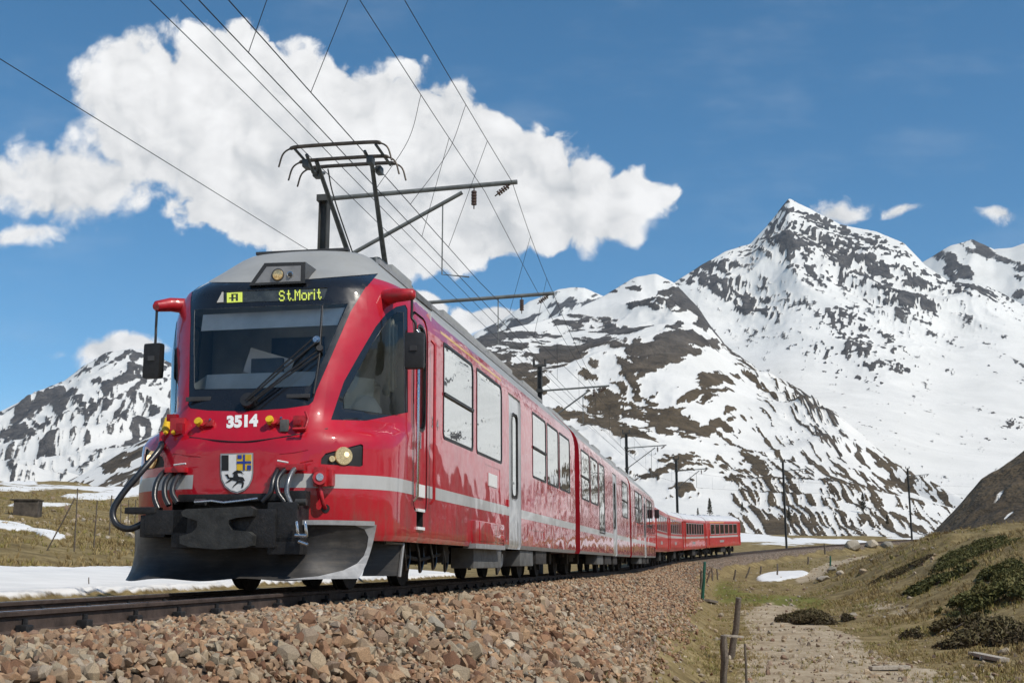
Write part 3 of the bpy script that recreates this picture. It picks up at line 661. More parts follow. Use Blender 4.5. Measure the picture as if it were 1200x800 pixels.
def glass(name, tint, ior, wob, refl=0.):
    m = bpy.data.materials.new(name); m.use_nodes = True; m.node_tree.nodes.clear(); MATS[name] = m; t = NT(m.node_tree)
    out = t.add('ShaderNodeOutputMaterial'); mx = t.add('ShaderNodeMixShader'); tr = t.add('ShaderNodeBsdfTransparent'); gl = t.add('ShaderNodeBsdfGlossy')
    tr.inputs[0].default_value = (*tint, 1); gl.inputs['Roughness'].default_value = .004; gl.inputs[0].default_value = (.97, .98, .96, 1)
    fr = t.add('ShaderNodeFresnel'); fr.inputs[0].default_value = ior
    tc = t.add('ShaderNodeTexCoord').outputs['Object']
    nb = t.bump(t.noise(tc, 1.5, 2, .5), 1.0, wob); t.put(gl.inputs['Normal'], nb)
    t.put(mx.inputs[0], t.m('MAXIMUM', fr.outputs[0], refl)); t.l.new(tr.outputs[0], mx.inputs[1]); t.l.new(gl.outputs[0], mx.inputs[2]); t.l.new(mx.outputs[0], out.inputs[0])
glass('glass_cab', (.97, .98, .97), 1.55, .002, .07)
glass('glass_side', (.80, .82, .76), 1.5, .002, .05)
glass('glass_tinted', (.10, .11, .10), 2.2, .003, .80)
glass('glass_old', (.20, .18, .15), 1.8, .006)
glass('glass_lamp', (.8, .8, .78), 1.5, .002)

# ------------------------------------------------------------------ shell cutting
class Shell:
    """half of a car body (x >= 0); regions are cut into the surface and become parts"""
    def __init__(s, V, F):
        s.bm = bmesh.new(); vs = [s.bm.verts.new(v) for v in V]; s.pid = s.bm.faces.layers.int.new('pid'); s.parts = {0: dict(name='body', mat='red_paint', side=False)}
        for f in F:
            q = []
            for i in f:
                if vs[i] not in q: q.append(vs[i])
            if len(q) >= 3:
                try: s.bm.faces.new(q)
                except ValueError: pass
        bmesh.ops.remove_doubles(s.bm, verts=s.bm.verts, dist=1e-5); s.bm.normal_update()
    def cut(s, planes, src=None, filt=None, into=None, **part):
        pid = len(s.parts) if into is None else into
        fs = [f for f in s.bm.faces if (src is None or f[s.pid] in src) and (filt is None or filt(f))]
        for co, no in planes:
            co, no = Vector(co), Vector(no)
            geom = set(fs)
            for f in fs: geom.update(f.edges); geom.update(f.verts)
            if not geom: break
            r = bmesh.ops.bisect_plane(s.bm, geom=list(geom), dist=1e-6, plane_co=co, plane_no=no)
            cand = [g for g in r['geom'] if isinstance(g, bmesh.types.BMFace)]
            fs = [f for f in cand if f.is_valid and (f.calc_center_median()-co).dot(no) < 0]
        for f in fs: f[s.pid] = pid
        if into is not None: return pid
        s.parts[pid] = dict(name='panel', mat='red_paint', side=True, recess=0.); s.parts[pid].update(part)
        return pid
    def mirror(s):
        g = bmesh.ops.duplicate(s.bm, geom=s.bm.verts[:]+s.bm.edges[:]+s.bm.faces[:]); nf = [e for e in g['geom'] if isinstance(e, bmesh.types.BMFace)]
        for v in [e for e in g['geom'] if isinstance(e, bmesh.types.BMVert)]: v.co.x = -v.co.x
        bmesh.ops.reverse_faces(s.bm, faces=nf)
        for f in nf:
            p = f[s.pid]
            if s.parts[p].get('side'):
                f[s.pid] = p+500
        for p in list(s.parts):
            if s.parts[p].get('side'): s.parts[p+500] = dict(s.parts[p], mirror=True); 
        bmesh.ops.remove_doubles(s.bm, verts=[v for v in s.bm.verts if abs(v.co.x) < 1e-4], dist=2e-4); s.bm.normal_update()
    def bvh(s): return BVHTree.FromBMesh(s.bm)
    def emit(s, root):
        """make the part objects"""
        s.bm.normal_update(); s.objs = {}
        byp = {}
        for f in s.bm.faces: byp.setdefault(f[s.pid], []).append(f)
        for p in sorted(byp):
            d = s.parts[p]
            if d.get('drop'): continue
            par = d.get('parent'); par = root if par is None else s.objs.get(par+(500 if p >= 500 and s.parts[par].get('side') else 0), root)
            fs = byp[p]; vs = {}; V = []; F = []; rec = d.get('recess', 0.)
            for f in fs:
                q = []
                for v in f.verts:
                    if v not in vs: vs[v] = len(V); V.append(v.co-v.normal*rec)
                    q.append(vs[v])
                F.append(q)
            if rec and d.get('rim', True):
                S = set(fs); rim = {}
                for f in fs:
                    for l in f.loops:
                        e = l.edge
                        if sum(1 for k in e.link_faces if k in S) == 1:
                            a, b = l.vert, l.link_loop_next.vert
                            for v in (a, b):
                                if v not in rim: rim[v] = len(V); V.append(v.co+v.normal*.0005)
                            F.append([rim[a], rim[b], vs[b], vs[a]])
            me = bpy.data.meshes.new(d['name']); me.from_pydata([tuple(v) for v in V], [], F); finish(me, d['mat'], 32)
            s.objs[p] = link(bpy.data.objects.new(d['name'], me), par)
            if d.get('label'): s.objs[p]['label'] = d['label']
        return s.objs

def side_poly(y0, y1, z0, z1, r=.06):
    """planes of a rounded rectangle on the car side"""
    pts = []
    for cy, cz, a0 in ((y1-r, z1-r, 0), (y0+r, z1-r, 90), (y0+r, z0+r, 180), (y1-r, z0+r, 270)):
        for a in ((0, 45, 90) if r > .02 else (45,)): pts.append((cy+r*math.cos(R(a0+a)), cz+r*math.sin(R(a0+a))))
    out = []
    for (ya, za), (yb, zb) in zip(pts, pts[1:]+pts[:1]):
        d = Vector((0, yb-ya, zb-za))
        if d.length < 1e-5: continue
        out.append((Vector((0, ya, za)), Vector((0, d.z, -d.y)).normalized()))
    return out

# ------------------------------------------------------------------ bogies
WHEELM = {}
def wheel_mesh(r):
    if r in WHEELM: return WHEELM[r]
    bm = bmesh.new()
    for (x, rr, h) in ((.02, r, .09), (-.035, r+.025, .025)): b_cyl(bm, (x, 0, 0), (1, 0, 0), rr, h, 28)
    b_cyl(bm, (.075, 0, 0), (1, 0, 0), r*.78, .03, 24, r*.5); b_cyl(bm, (.09, 0, 0), (1, 0, 0), .1, .1, 12)
    me = bpy.data.meshes.new('wheel'); bm.normal_update(); bm.to_mesh(me); bm.free(); finish(me, 'bogie_grime', 40); WHEELM[r] = me; return me
def bogie(root, y, wb=2.05, r=.36, detail=True):
    bm = bmesh.new()
    for sx in (-1, 1):
        b_box(bm, (sx*.78, y, .47), (.09, wb+.9, .13), None, .02); b_box(bm, (sx*.78, y, .40), (.11, .8, .18), None, .02)
        for yy in (y-wb/2, y+wb/2):
            b_box(bm, (sx*.80, yy, r), (.16, .26, .22), None, .03)
            b_cyl(bm, (sx*.80, yy, .56), (0, 0, 1), .09, .2, 12)
            if detail:
                b_box(bm, (sx*.70, yy+.5*(1 if yy < y else -1), r-.05), (.06, .09, .34), None, .01)
        if detail:
            b_cyl(bm, (sx*.82, y-.18, .55), (0, 0, 1), .07, .3, 10); b_cyl(bm, (sx*.82, y+.18, .55), (0, 0, 1), .07, .3, 10)
            b_cyl(bm, (sx*.86, y, .36), (1, 0, 0), .07, .08, 12)
    b_box(bm, (0, y, .5), (1.5, .5, .16), None, .02)
    o = obj_bm('bogie', bm, 'bogie_grime', root, 35)
    for yy in (y-wb/2, y+wb/2):
        for sx in (-1, 1):
            w = bpy.data.objects.new('wheel', wheel_mesh(r)); link(w, o); w.location = (sx*.53, yy, r); w.rotation_euler = (0, 0, 0 if sx > 0 else math.pi)
    return o

# ------------------------------------------------------------------ car placement
def place(root, s0, s1):
    a = trk(s0); b = trk(s1); d = (b-a).normalized()
    h = math.atan2(d.x, d.y); p = math.asin(d.z)
    root.matrix_world = Matrix.Translation(a) @ Matrix.Rotation(-h, 4, 'Z') @ Matrix.Rotation(p, 4, 'X')
    return root.matrix_world.copy()

PROF = [(1.30, .47), (1.325, .53)]+[(1.325, z) for z in np.linspace(.6, 2.6, 26)]+[(1.322, 2.68), (1.315, 2.76), (1.302, 2.84), (1.282, 2.91), (1.255, 2.98), (1.215, 3.05), (1.13, 3.14), (1.03, 3.24), (.93, 3.34), (.83, 3.44), (.75, 3.515), (.66, 3.565), (.5, 3.585), (.25, 3.597), (0, 3.6)]
ROOFP = [(1.255, 2.98)]
def sloped_gutter():
    """roof region: above 2.98, rising towards the nose"""
    k = .115; n = Vector((0, -k, -1)).normalized()
    return [((0, 0, 2.98), (0, 0, -1)), ((0, 2.75, 2.98), n)]

def windows(sh, wins, prefix='window', mat='glass_tinted', src=(0,), fw=.035, r=.07, frame='rubber'):
    for (y0, y1, z0, z1, bar) in wins:
        fl = lambda f: f.calc_center_median().x > .9 and abs(f.normal.x) > .6
        fr = sh.cut(side_poly(y0, y1, z0, z1, r), src, fl, name='window', mat=frame, recess=-.006)
        sh.cut(side_poly(y0+fw, y1-fw, z0+fw, z1-fw, max(.02, r-.02)), (fr,), None, name='pane', mat=mat, parent=fr, recess=.003, rim=False)
        if bar: sh.bars.append((y0, y1, z0+(z1-z0)*.46))

def extras_bars(sh, root):
    for (y0, y1, z) in sh.bars:
        for sx in (-1, 1): box('window_bar', (sx*1.33, (y0+y1)/2, z), (.03, y1-y0-.05, .035), 'rubber', root)

def prism_shell(prof, L, ystep=.45, y0=0.):
    n = max(2, int(round((L-y0)/ystep))+1); ys = np.linspace(y0, L, n)
    V = [(x, y, z) for x, z in prof for y in ys]; F = []
    for i in range(len(prof)-1):
        for j in range(n-1): F.append((i*n+j, i*n+j+1, (i+1)*n+j+1, (i+1)*n+j))
    return V, F
def end_wall(name, prof, y, mat, root, flip=False):
    V = [(x, y, z) for x, z in prof]+[(-x, y, z) for x, z in prof[::-1] if x > 0]
    me = bpy.data.meshes.new(name); f = list(range(len(V))); me.from_pydata(V, [], [f[::-1] if flip else f]); finish(me, mat); return link(bpy.data.objects.new(name, me), root)
# ------------------------------------------------------------------ the leading railcar
def build_front():
    root = empty('railcar', (0, 0, 0), 'red driving railcar with snow plough, pantograph and number 3514 on its front', 'railcar', 'cars of the red train')
    M = place(root, 0, 15); MI = M.inverted(); LC = MI @ CAM; MR = MI.to_3x3()
    L = 14.95
    def lray(x, y): return (MR @ ray(x, y)).normalized()
    def at(x, y, X=None, Y=None, Z=None):
        d = lray(x, y)
        k = (X-LC.x)/d.x if X is not None else (Y-LC.y)/d.y if Y is not None else (Z-LC.z)/d.z
        return LC+d*k
    def px_planes(pts):
        c = Vector((0, 0, 0))
        rs = [lray(x, y) for x, y in pts]
        for r in rs: c += r
        out = []
        for a, b in zip(rs, rs[1:]+rs[:1]):
            n = a.cross(b).normalized()
            if n.dot(c) > 0: n = -n
            out.append((LC, n))
        return out
    # --- shell
    KEYS = [(.47, [(0, 0), (.4, .02), (.65, .08), (.85, .18), (1.0, .29), (1.1, .39), (1.2, .52), (1.28, .70), (1.315, .88), (1.325, 1.1)]),
            (1.42, [(0, 0), (.4, .02), (.65, .08), (.85, .18), (1.0, .29), (1.1, .39), (1.2, .52), (1.28, .70), (1.315, .88), (1.325, 1.1)]),
            (1.66, [(0, 0), (.4, .02), (.58, .055), (.70, .12), (.82, .25), (.95, .46), (1.1, .73), (1.22, .95), (1.29, 1.1), (1.325, 1.3)]),
            (1.9, [(0, 0), (.4, .018), (.6, .055), (.74, .12), (.86, .24), (.98, .42), (1.1, .62), (1.21, .84), (1.28, 1.0), (1.325, 1.22)]),
            (2.4, [(0, 0), (.4, .015), (.65, .06), (.8, .13), (.94, .24), (1.06, .37), (1.16, .53), (1.25, .73), (1.3, .88), (1.325, 1.05)]),
            (2.95, [(0, 0), (.5, .02), (.75, .08), (.92, .17), (1.05, .28), (1.14, .39), (1.22, .53), (1.28, .68), (1.31, .8), (1.325, .9)])]
    NC = 31; fine = []
    for z, pts in KEYS:
        q = np.array([tuple(v)[:2] for v in spline([(x, y, 0) for x, y in pts], 12)]); L_ = np.concatenate([[0], np.cumsum(np.linalg.norm(np.diff(q, axis=0), axis=1))]); L_ /= L_[-1]
        tq = np.linspace(0, 1, NC); fine.append(np.stack([np.interp(tq, L_, q[:, 0]), np.interp(tq, L_, q[:, 1])], -1))
    fine = np.array(fine); kz = np.array([k[0] for k in KEYS])
    ys = np.concatenate([[2.4], np.arange(2.8, L-.1, .42), [L]])
    V = []; ncol = NC+5+len(ys)
    for k, (w, z) in enumerate(PROF):
        y0 = float(np.interp(z, [.47, .9, 1.37, 1.40, 1.72, 3.02, 3.08, 3.3, 3.565, 3.6], [.03, 0, .03, .045, .22, .72, .77, 1.12, 1.52, 1.62]))
        c = float(np.interp(z, [2.95, 3.1, 3.4, 3.6], [1., .85, .5, .25]))
        i = int(np.clip(np.searchsorted(kz, z)-1, 0, len(kz)-2)); u = float(np.clip((z-kz[i])/(kz[i+1]-kz[i]), 0, 1)); u = u*u*(3-2*u) if i == 1 else u
        pl = fine[i]*(1-u)+fine[i+1]*u
        for a, b in pl: V.append((w*a/1.325, y0+c*b, z))
        ye = y0+c*pl[-1][1]
        for j in range(1, 6): V.append((w, ye+(2.4-ye)*j/6, z))
        for y in ys: V.append((w, y, z))
    F = [(i*ncol+j, i*ncol+j+1, (i+1)*ncol+j+1, (i+1)*ncol+j) for i in range(len(PROF)-1) for j in range(ncol-1)]
    sh = Shell(V, F); sh.bars = []
    front = lambda f: f.calc_center_median().y < 2.3
    roof = sh.cut(sloped_gutter(), None, None, name='roof', mat='roof_grey', side=False)
    sh.cut([((0, 0, 2.93), (0, 0, -1)), ((.9, 0, 0), (1, 0, 0))], (0,), front, into=roof)
    # windscreen surround, pane
    mask = None
    for pts in ([(250, 336), (443, 320.5), (430, 336), (250, 346)], [(250, 342), (430, 333.5), (430, 334), (410.7, 365.5), (250, 366)], [(250, 365), (410.7, 365.5), (388, 418), (370.5, 458), (250, 458)],
                [(250, 457), (370.5, 458), (367, 470), (362, 474.5), (335, 478.5), (293, 481.5), (250, 483.5)]):
        mask = sh.cut(px_planes(pts), (0, roof), front, into=mask, name='windscreen_surround', mat='gloss_black', side=False, recess=.004)
    scr = sh.cut(px_planes([(250, 361), (408, 355.5), (366, 449), (363, 452), (250, 457)]), (mask,), None, name='windscreen', mat='glass_cab', side=False, recess=.002, rim=False)
    # cab side window
    sw = sh.cut(px_planes([(385, 501.5), (389, 488), (403, 447), (420, 417), (440, 383), (452, 368), (464, 359.5), (475, 357), (477.5, 362), (478, 494), (440, 493), (405, 497.5)]), (0, roof), front, name='cab_window_surround', mat='gloss_black', recess=.004)
    sh.cut(px_planes([(403, 478), (402.5, 466), (437, 402), (455, 374), (465, 366), (473, 366), (474, 488)]), (sw,), None, name='cab_side_window', mat='glass_side', parent=sw, recess=.002, rim=False)
    # headlight fields
    hl = sh.cut(px_planes([(376, 543.5), (376.5, 537), (381.5, 531), (423, 520), (425.6, 521.5), (425, 545), (422, 546.5)]), (0,), front, name='headlight', mat='black_print', recess=.012)
    # lower opening behind the coupler, white band, door, windows
    sh.cut([((.64, 0, 0), (1, 0, 0)), ((0, 0, .865), (0, 0, 1))], (0,), lambda f: f.calc_center_median().y < .6, name='coupler_recess', mat='black_iron', side=False, recess=.16)
    sh.cut([((.42, 0, 0), (-1, 0, 0)), ((0, 0, 1.075), (0, 0, 1)), ((0, 0, .945), (0, 0, -1))], (0,), None, name='white_band', mat='silver_band', recess=-.001, rim=False)
    side = lambda f: f.calc_center_median().x > .9 and abs(f.normal.x) > .6
    gap = sh.cut(side_poly(1.44, 2.02, .78, 2.87, .1), None, side, name='cab_door', mat='rubber', recess=.02)
    leaf = sh.cut(side_poly(1.465, 1.995, .80, 2.845, .09), (gap,), None, name='door_leaf', mat='red_paint', parent=gap, recess=.006)
    dw = sh.cut(side_poly(1.54, 1.95, 1.62, 2.76, .14), (leaf,), None, name='door_window', mat='rubber', parent=gap, recess=-.002)
    sh.cut(side_poly(1.57, 1.92, 1.65, 2.73, .12), (dw,), None, name='door_pane', mat='glass_cab', parent=gap, recess=.016, rim=False)
    dr = sh.cut(side_poly(7.03, 8.09, .45, 2.76, .03), None, side, name='passenger_door', mat='door_silver', recess=.02)
    d2 = sh.cut(side_poly(7.30, 7.84, 1.22, 2.50, .1), (dr,), None, name='door_window', mat='rubber', parent=dr, recess=.015)
    sh.cut(side_poly(7.34, 7.80, 1.26, 2.46, .09), (d2,), None, name='door_pane', mat='glass_tinted', parent=dr, recess=.016, rim=False)
    windows(sh, [(2.75, 4.43, 1.645, 2.765, True), (4.64, 6.45, 1.645, 2.765, False), (9.25, 10.80, 1.65, 2.75, True), (10.93, 12.42, 1.65, 2.75, False), (12.55, 14.12, 1.65, 2.75, False)])
    sh.cut(side_poly(2.72, 6.55, 2.845, 2.885, .005), (0,), side, name='yellow_stripe', mat='yellow_line', recess=-.001, rim=False)
    sh.cut([((0, 4.3, 0), (0, -1, 0)), ((0, 0, .53), (0, 0, 1))], (0,), None, name='bottom_trim', mat='trim_grey', recess=-.001, rim=False)
    sh.cut(side_poly(8.75, 10.5, .545, .80, .02), (0,), side, name='hatch', mat='red_paint', recess=.006)
    sh.cut(side_poly(5.2, 6.3, 1.22, 1.56, .02), (0,), side, name='hatch', mat='red_paint', recess=.004)
    sh.cut(side_poly(1.58, 1.86, .62, .80, .02), (0,), side, name='step_niche', mat='black_iron', recess=.08)
    sh.mirror()
    # one-sided things on the roof front: lamp box and destination display
    disp = sh.cut(px_planes([(253, 355.3), (260.5, 341.2), (384, 337), (379.7, 350.8)]), (mask,), lambda f: f.calc_center_median().y < 1.9, name='destination_display', mat='display_pane', side=False, recess=.008, parent=mask)
    bvh = sh.bvh()
    def surf(x, y, off=0.):
        h = bvh.ray_cast(LC, lray(x, y))
        if h[0] is None: return at(x, y, Y=.9)
        return h[0]+h[1]*off
    def nrm(x, y): return bvh.ray_cast(LC, lray(x, y))[1]
    ob = sh.emit(root)
    extras_bars(sh, root)
    MASK = ob[mask]
    def poly(name, pts, mat, parent=root, off=.004, sub=3):
        """flat print laid on the body surface: a filled outline"""
        bm = bmesh.new(); P = []
        for a, b in zip(pts, pts[1:]+pts[:1]):
            for k in range(sub): P.append((a[0]+(b[0]-a[0])*k/sub, a[1]+(b[1]-a[1])*k/sub))
        vs = [bm.verts.new(surf(x, y, off)) for x, y in P]; bmesh.ops.triangulate(bm, faces=[bm.faces.new(vs)])
        o = obj_bm(name, bm, mat, parent); return o
    def text(name, body, org, ux, uy, size, mat, parent=root, off=.004, weight=.0, shear=0., spacing=1.):
        c = bpy.data.curves.new('lettering', 'FONT'); c.body = body; c.size = 1; c.offset = weight; c.shear = shear; c.space_character = spacing; c.resolution_u = 3
        to = bpy.data.objects.new('lettering', c); COL.objects.link(to); me = to.to_mesh(depsgraph=bpy.context.evaluated_depsgraph_get())
        dg = bpy.context.evaluated_depsgraph_get(); ev = to.evaluated_get(dg); me = bpy.data.meshes.new_from_object(ev)
        for v in me.vertices:
            a, b = v.co.x*size, v.co.y*size
            v.co = surf(org[0]+a*ux[0]+b*uy[0], org[1]+a*ux[1]+b*uy[1], off)
        bpy.data.objects.remove(to); me.name = name; me.materials.clear(); finish(me, mat)
        return link(bpy.data.objects.new(name, me), parent)
    def disc(name, x, y, rp, mat, parent=root, off=.0, h=.03, n=20, dome=0.):
        p = surf(x, y, off); nn = nrm(x, y); d = (p-LC).length; r = rp/FPX*d
        bm = bmesh.new()
        if dome: b_tube(bm, [p, p+nn*h*.6, p+nn*h*.9, p+nn*h], [r, r*.92, r*.6, r*.05], n)
        else: b_tube(bm, [p, p+nn*h], [r, r*.96], n)
        return obj_bm(name, bm, mat, parent, 45)
    def pbox(name, x, y, wp, hp, mat, parent=root, off=.0, depth=.08, bev=.006):
        """box standing on the surface at a pixel, sized in pixels"""
        p = surf(x, y, off); d = (p-LC).length; nn = Vector((0, -1, 0))
        return box(name, p+nn*depth/2, (wp/FPX*d, depth, hp/FPX*d), mat, parent, None, bev)
    def hose(name, pts, r, mat, parent=root, n=9):
        return tube(name, spline(pts, 6), r, mat, parent, n)
    # --- writing on the front
    text('unit_number', '3514', (265.5, 500.7), (1, -.055), (.02, -1), 18.2, 'white_print', weight=.06, spacing=1.0)
    DSP = ob[disp]
    for x0, pat in ((263, ['1111111', '1100011', '1101011', '1101011', '1000011', '1101011', '1101011', '1111111']),):
        bm = bmesh.new()
        for j, row in enumerate(pat):
            for i, ch in enumerate(row):
                if ch == '1':
                    x = x0+3+i*2.6; y = 343.2+j*1.45-.06*i*2
                    bm.faces.new([bm.verts.new(surf(x+a, y+b, .003)) for a, b in ((0, 0), (2.5, -.1), (2.5, 1.3), (0, 1.4))])
        o = obj_bm('line_symbol', bm, 'led_text', DSP)
    poly('display_edge', [(254, 354.6), (260.5, 342.2), (262, 342.2), (262, 354.2)], 'seat_cream', DSP, .002, 1)
    GL = {'S': ['01110', '10001', '10000', '01110', '00001', '10001', '01110'], 't': ['00100', '00100', '01110', '00100', '00100', '00101', '00010'], '.': ['0', '0', '0', '0', '0', '0', '1'],
          'M': ['10001', '11011', '10101', '10101', '10001', '10001', '10001'], 'o': ['00000', '00000', '01110', '10001', '10001', '10001', '01110'], 'r': ['0000', '0000', '1011', '1100', '1000', '1000', '1000'], 'i': ['1', '0', '1', '1', '1', '1', '1']}
    bm = bmesh.new(); cx0 = 327.
    for ch in 'St.Morit':
        for j, row in enumerate(GL[ch]):
            for i, q in enumerate(row):
                if q == '1':
                    x = cx0+i*1.34; y = 340.6-(x-327)*.042+j*1.78
                    bm.faces.new([bm.verts.new(surf(x+a, y+b, .003)) for a, b in ((0, 0), (1.3, 0), (1.3, 1.74), (0, 1.74))])
        cx0 += (len(GL[ch][0])+.9)*1.34
    tag(obj_bm('destination_text', bm, 'led_text', DSP), kind='stuff')
    # --- coat of arms
    E = lambda u, v: (258.6+u*38.6, 531.4+v*46.5-u*.4)   # 0..1 frame
    out = [(0, 0), (1, -.01), (1, .5), (.97, .66), (.88, .82), (.74, .93), (.52, 1.), (.3, .95), (.13, .83), (.03, .66), (0, .5)]
    shd = poly('coat_of_arms', [E(*p) for p in out], 'trim_grey', root, .008, 2)
    shd['label'] = 'cantonal shield with ibex and quartered blue and yellow field'
    ins = [(.5+(u-.5)*.92, .47+(v-.47)*.93) for u, v in out]
    poly('shield_field', [E(*p) for p in ins], 'white_print', shd, .011, 2)
    poly('shield_bar', [E(.05, .04), E(.26, .04), E(.26, .43), E(.05, .43)], 'black_print', shd, .014, 1)
    poly('shield_quarters', [E(.50, .03), E(.95, .03), E(.95, .43), E(.50, .43)], 'yellow_paint', shd, .014, 1)
    for a, b, c_, d_ in ((.53, .04, .66, .14), (.80, .04, .0, .0), (.82, .30, .94, .42)):
        if c_: poly('shield_square', [E(a, b), E(c_, b), E(c_, d_), E(a, d_)], 'blue_print', shd, .017, 1)
    poly('shield_cross', [E(.505, .20), E(.945, .20), E(.945, .26), E(.505, .26)], 'blue_print', shd, .017, 1)
    poly('shield_cross', [E(.70, .035), E(.76, .035), E(.76, .425), E(.70, .425)], 'blue_print', shd, .018, 1)
    ibx = [(.14, .53), (.24, .52), (.28, .60), (.40, .60), (.42, .53), (.37, .50), (.46, .45), (.60, .46), (.74, .53), (.62, .49), (.52, .50), (.56, .58), (.70, .60), (.76, .70), (.66, .68), (.60, .66), (.50, .70), (.36, .67), (.26, .72), (.14, .75), (.24, .69), (.32, .63), (.24, .64), (.20, .57)]
    poly('ibex', [E(*p) for p in ibx], 'black_print', shd, .015, 1)
    poly('ibex', [E(*p) for p in [(.52, .69), (.66, .66), (.73, .74), (.70, .86), (.64, .86), (.67, .76), (.56, .74), (.46, .80), (.36, .88), (.40, .82), (.48, .74)]], 'black_print', shd, .016, 1)
    poly('ibex_horn', [E(*p) for p in [(.40, .47), (.52, .42), (.66, .46), (.72, .54), (.62, .48), (.52, .455)]], 'black_print', shd, .016, 1)
    # --- seams
    hose('panel_seam', [surf(x, y, .0) for x, y in [(222, 512), (250, 515.5), (281, 517.5), (310, 515), (345, 509.5), (384, 502)]], .007, 'black_print', n=5)
    hose('panel_seam', [surf(x, y, .0) for x, y in [(203, 531), (220, 533.5), (235, 535)]], .004, 'red_dark', n=5)
    hose('panel_seam', [surf(x, y, .0) for x, y in [(328, 532), (345, 530), (361, 527)]], .004, 'red_dark', n=5)
    # --- lamps
    for oid, pts in ((hl, [(402.5, 534, 10.8, 'lamp_dim', 'lamp_glow'), (389, 537.5, 3.6, 'lamp_dim', None)]),):
        for x, y, rp, m1, m2 in pts:
            disc('reflector', x, y, rp, m1, ob[oid], -.004, .02)
            if m2: disc('bulb', x+3.2, y-1.6, rp*.42, m2, ob[oid], .006, .012, dome=1)
    # mirrored left lamp
    for (x, y, rp, m1) in ((402.5, 534, 10.8, 'lamp_dim'), (406, 532.5, 4.2, 'lamp_glow')):
        p = surf(x, y, -.004 if m1 == 'lamp_dim' else .014); nn = nrm(x, y); p = Vector((-p.x, p.y, p.z)); nn = Vector((-nn.x, nn.y, nn.z)); r = rp/FPX*(surf(x, y)-LC).length
        bm = bmesh.new(); b_tube(bm, [p, p+nn*.02], [r, r*.95], 20); obj_bm('reflector', bm, m1, ob.get(hl+500, root), 45)
    YH = surf(325, 333, 0).y-.035
    def prism(name, pts, y, depth, mat, parent):
        bm = bmesh.new(); f0 = [bm.verts.new(at(px_, py_, Y=y)) for px_, py_ in pts]; f1 = [bm.verts.new(v.co+Vector((0, depth, 0))) for v in f0]; bm.faces.new(f0); bm.faces.new(f1[::-1])
        for i in range(len(f0)): bm.faces.new((f0[i], f1[i], f1[(i+1) % len(f0)], f0[(i+1) % len(f0)]))
        bmesh.ops.recalc_face_normals(bm, faces=bm.faces); return obj_bm(name, bm, mat, parent)
    LH = prism('roof_lamp_housing', [(291.5, 334.5), (310, 308.2), (358, 306.8), (357.5, 331.5)], YH, .75, 'gloss_black', root)
    prism('lamp_field', [(299, 331.5), (312.5, 312.6), (352.5, 311.2), (352, 329.3)], YH-.004, .02, 'trim_grey', LH)
    def vdisc(name, x, y, rp, mat, off, h):
        p = at(x, y, Y=YH-off); r = rp/FPX*(p-LC).length; bm = bmesh.new(); b_tube(bm, [p, p+Vector((0, -h*.6, 0)), p+Vector((0, -h, 0))], [r, r*.93, r*.5], 20); obj_bm(name, bm, mat, LH, 45)
    vdisc('roof_lamp', 325.6, 322, 7.8, 'cab_dark', .004, .012); vdisc('roof_lamp_lens', 325.6, 322, 6.3, 'lamp_dim', .014, .016); vdisc('roof_lamp', 340, 321.6, 4.0, 'chrome', .004, .012); vdisc('roof_lamp_lens', 340, 321.6, 2.8, 'cab_dark', .014, .008)
    # --- wiper
    wp = root
    b0 = surf(290, 471, .05)
    for a, b, o in (((290, 472), (369, 399), .06), ((293, 473), (374, 403), .075), ((297, 473), (372, 415), .06), ((300, 474), (374, 420), .075)):
        tube('wiper_arm', [surf(*a, o), surf((a[0]+b[0])/2, (a[1]+b[1])/2, o+.01), surf(*b, o)], .009, 'rubber', wp, 6)
    tube('wiper_blade', spline([surf(378, 360, .03), surf(376, 390, .045), surf(373.5, 425, .045), surf(367, 463, .03)], 5), .011, 'rubber', wp, 6)
    disc('wiper_pivot', 292, 471, 9, 'rubber', wp, .0, .06); disc('wiper_joint', 371.5, 402, 4.5, 'chrome', wp, .05, .03); disc('wiper_joint', 375, 412, 4, 'rubber', wp, .05, .03)
    pbox('air_vent', 233, 467.5, 30, 5, 'cab_dark', MASK, .0, .02); pbox('air_vent', 350, 464, 28, 4.6, 'cab_dark', MASK, .0, .02)
    # --- cab interior
    box('cab_floor', (0, 1.7, 1.1), (2.4, 1.2, .04), 'cab_dark', root)
    bm = bmesh.new()
    for xa, za, ya, xb, zb, yb in (): pass
    V = []
    for x in np.linspace(-.98, .98, 15):
        k = 1.15*max(0, abs(x)-.55)**1.0*1.25
        V += [(x, .46+k, 1.35), (x, .50+k, 1.9), (x, .55+k, 2.10), (x, 1.0+k*.6, 2.06), (x, 1.02+k*.6, 1.1)]
    obj_np('dashboard', V, grid_faces(15, 5), 'cab_grey', root, 40)
    box('cab_rear_wall', (0, 2.32, 2.0), (2.56, .04, 2.0), 'cab_grey', root); box('cab_rear_door', (-.25, 2.285, 1.9), (.62, .03, 1.75), 'cab_dark', root)
    box('cab_ceiling', (0, 1.75, 2.93), (2.3, 1.1, .03), 'cab_grey', root)
    box('seat_back', (.42, 1.55, 1.85), (.5, .13, .72), 'seat_cream', root, Matrix.Rotation(-.12, 3, 'X'), .05); box('seat', (.42, 1.3, 1.45), (.5, .5, .12), 'cab_dark', root, None, .04)
    box('screen', (-.1, .99, 2.2), (.34, .05, .24), 'cab_dark', root, None, .01); box('screen', (.45, .99, 2.2), (.34, .05, .24), 'cab_dark', root, None, .01)
    q = [surf(*p, -.05) for p in ((234, 366), (405, 357.5), (396, 378), (231.5, 385))]
    bm = bmesh.new(); vs = [bm.verts.new(p) for p in q]
    r2 = [bm.verts.new(p+Vector((0, .012, 0))) for p in q]
    bm.faces.new(vs); bm.faces.new(r2[::-1])
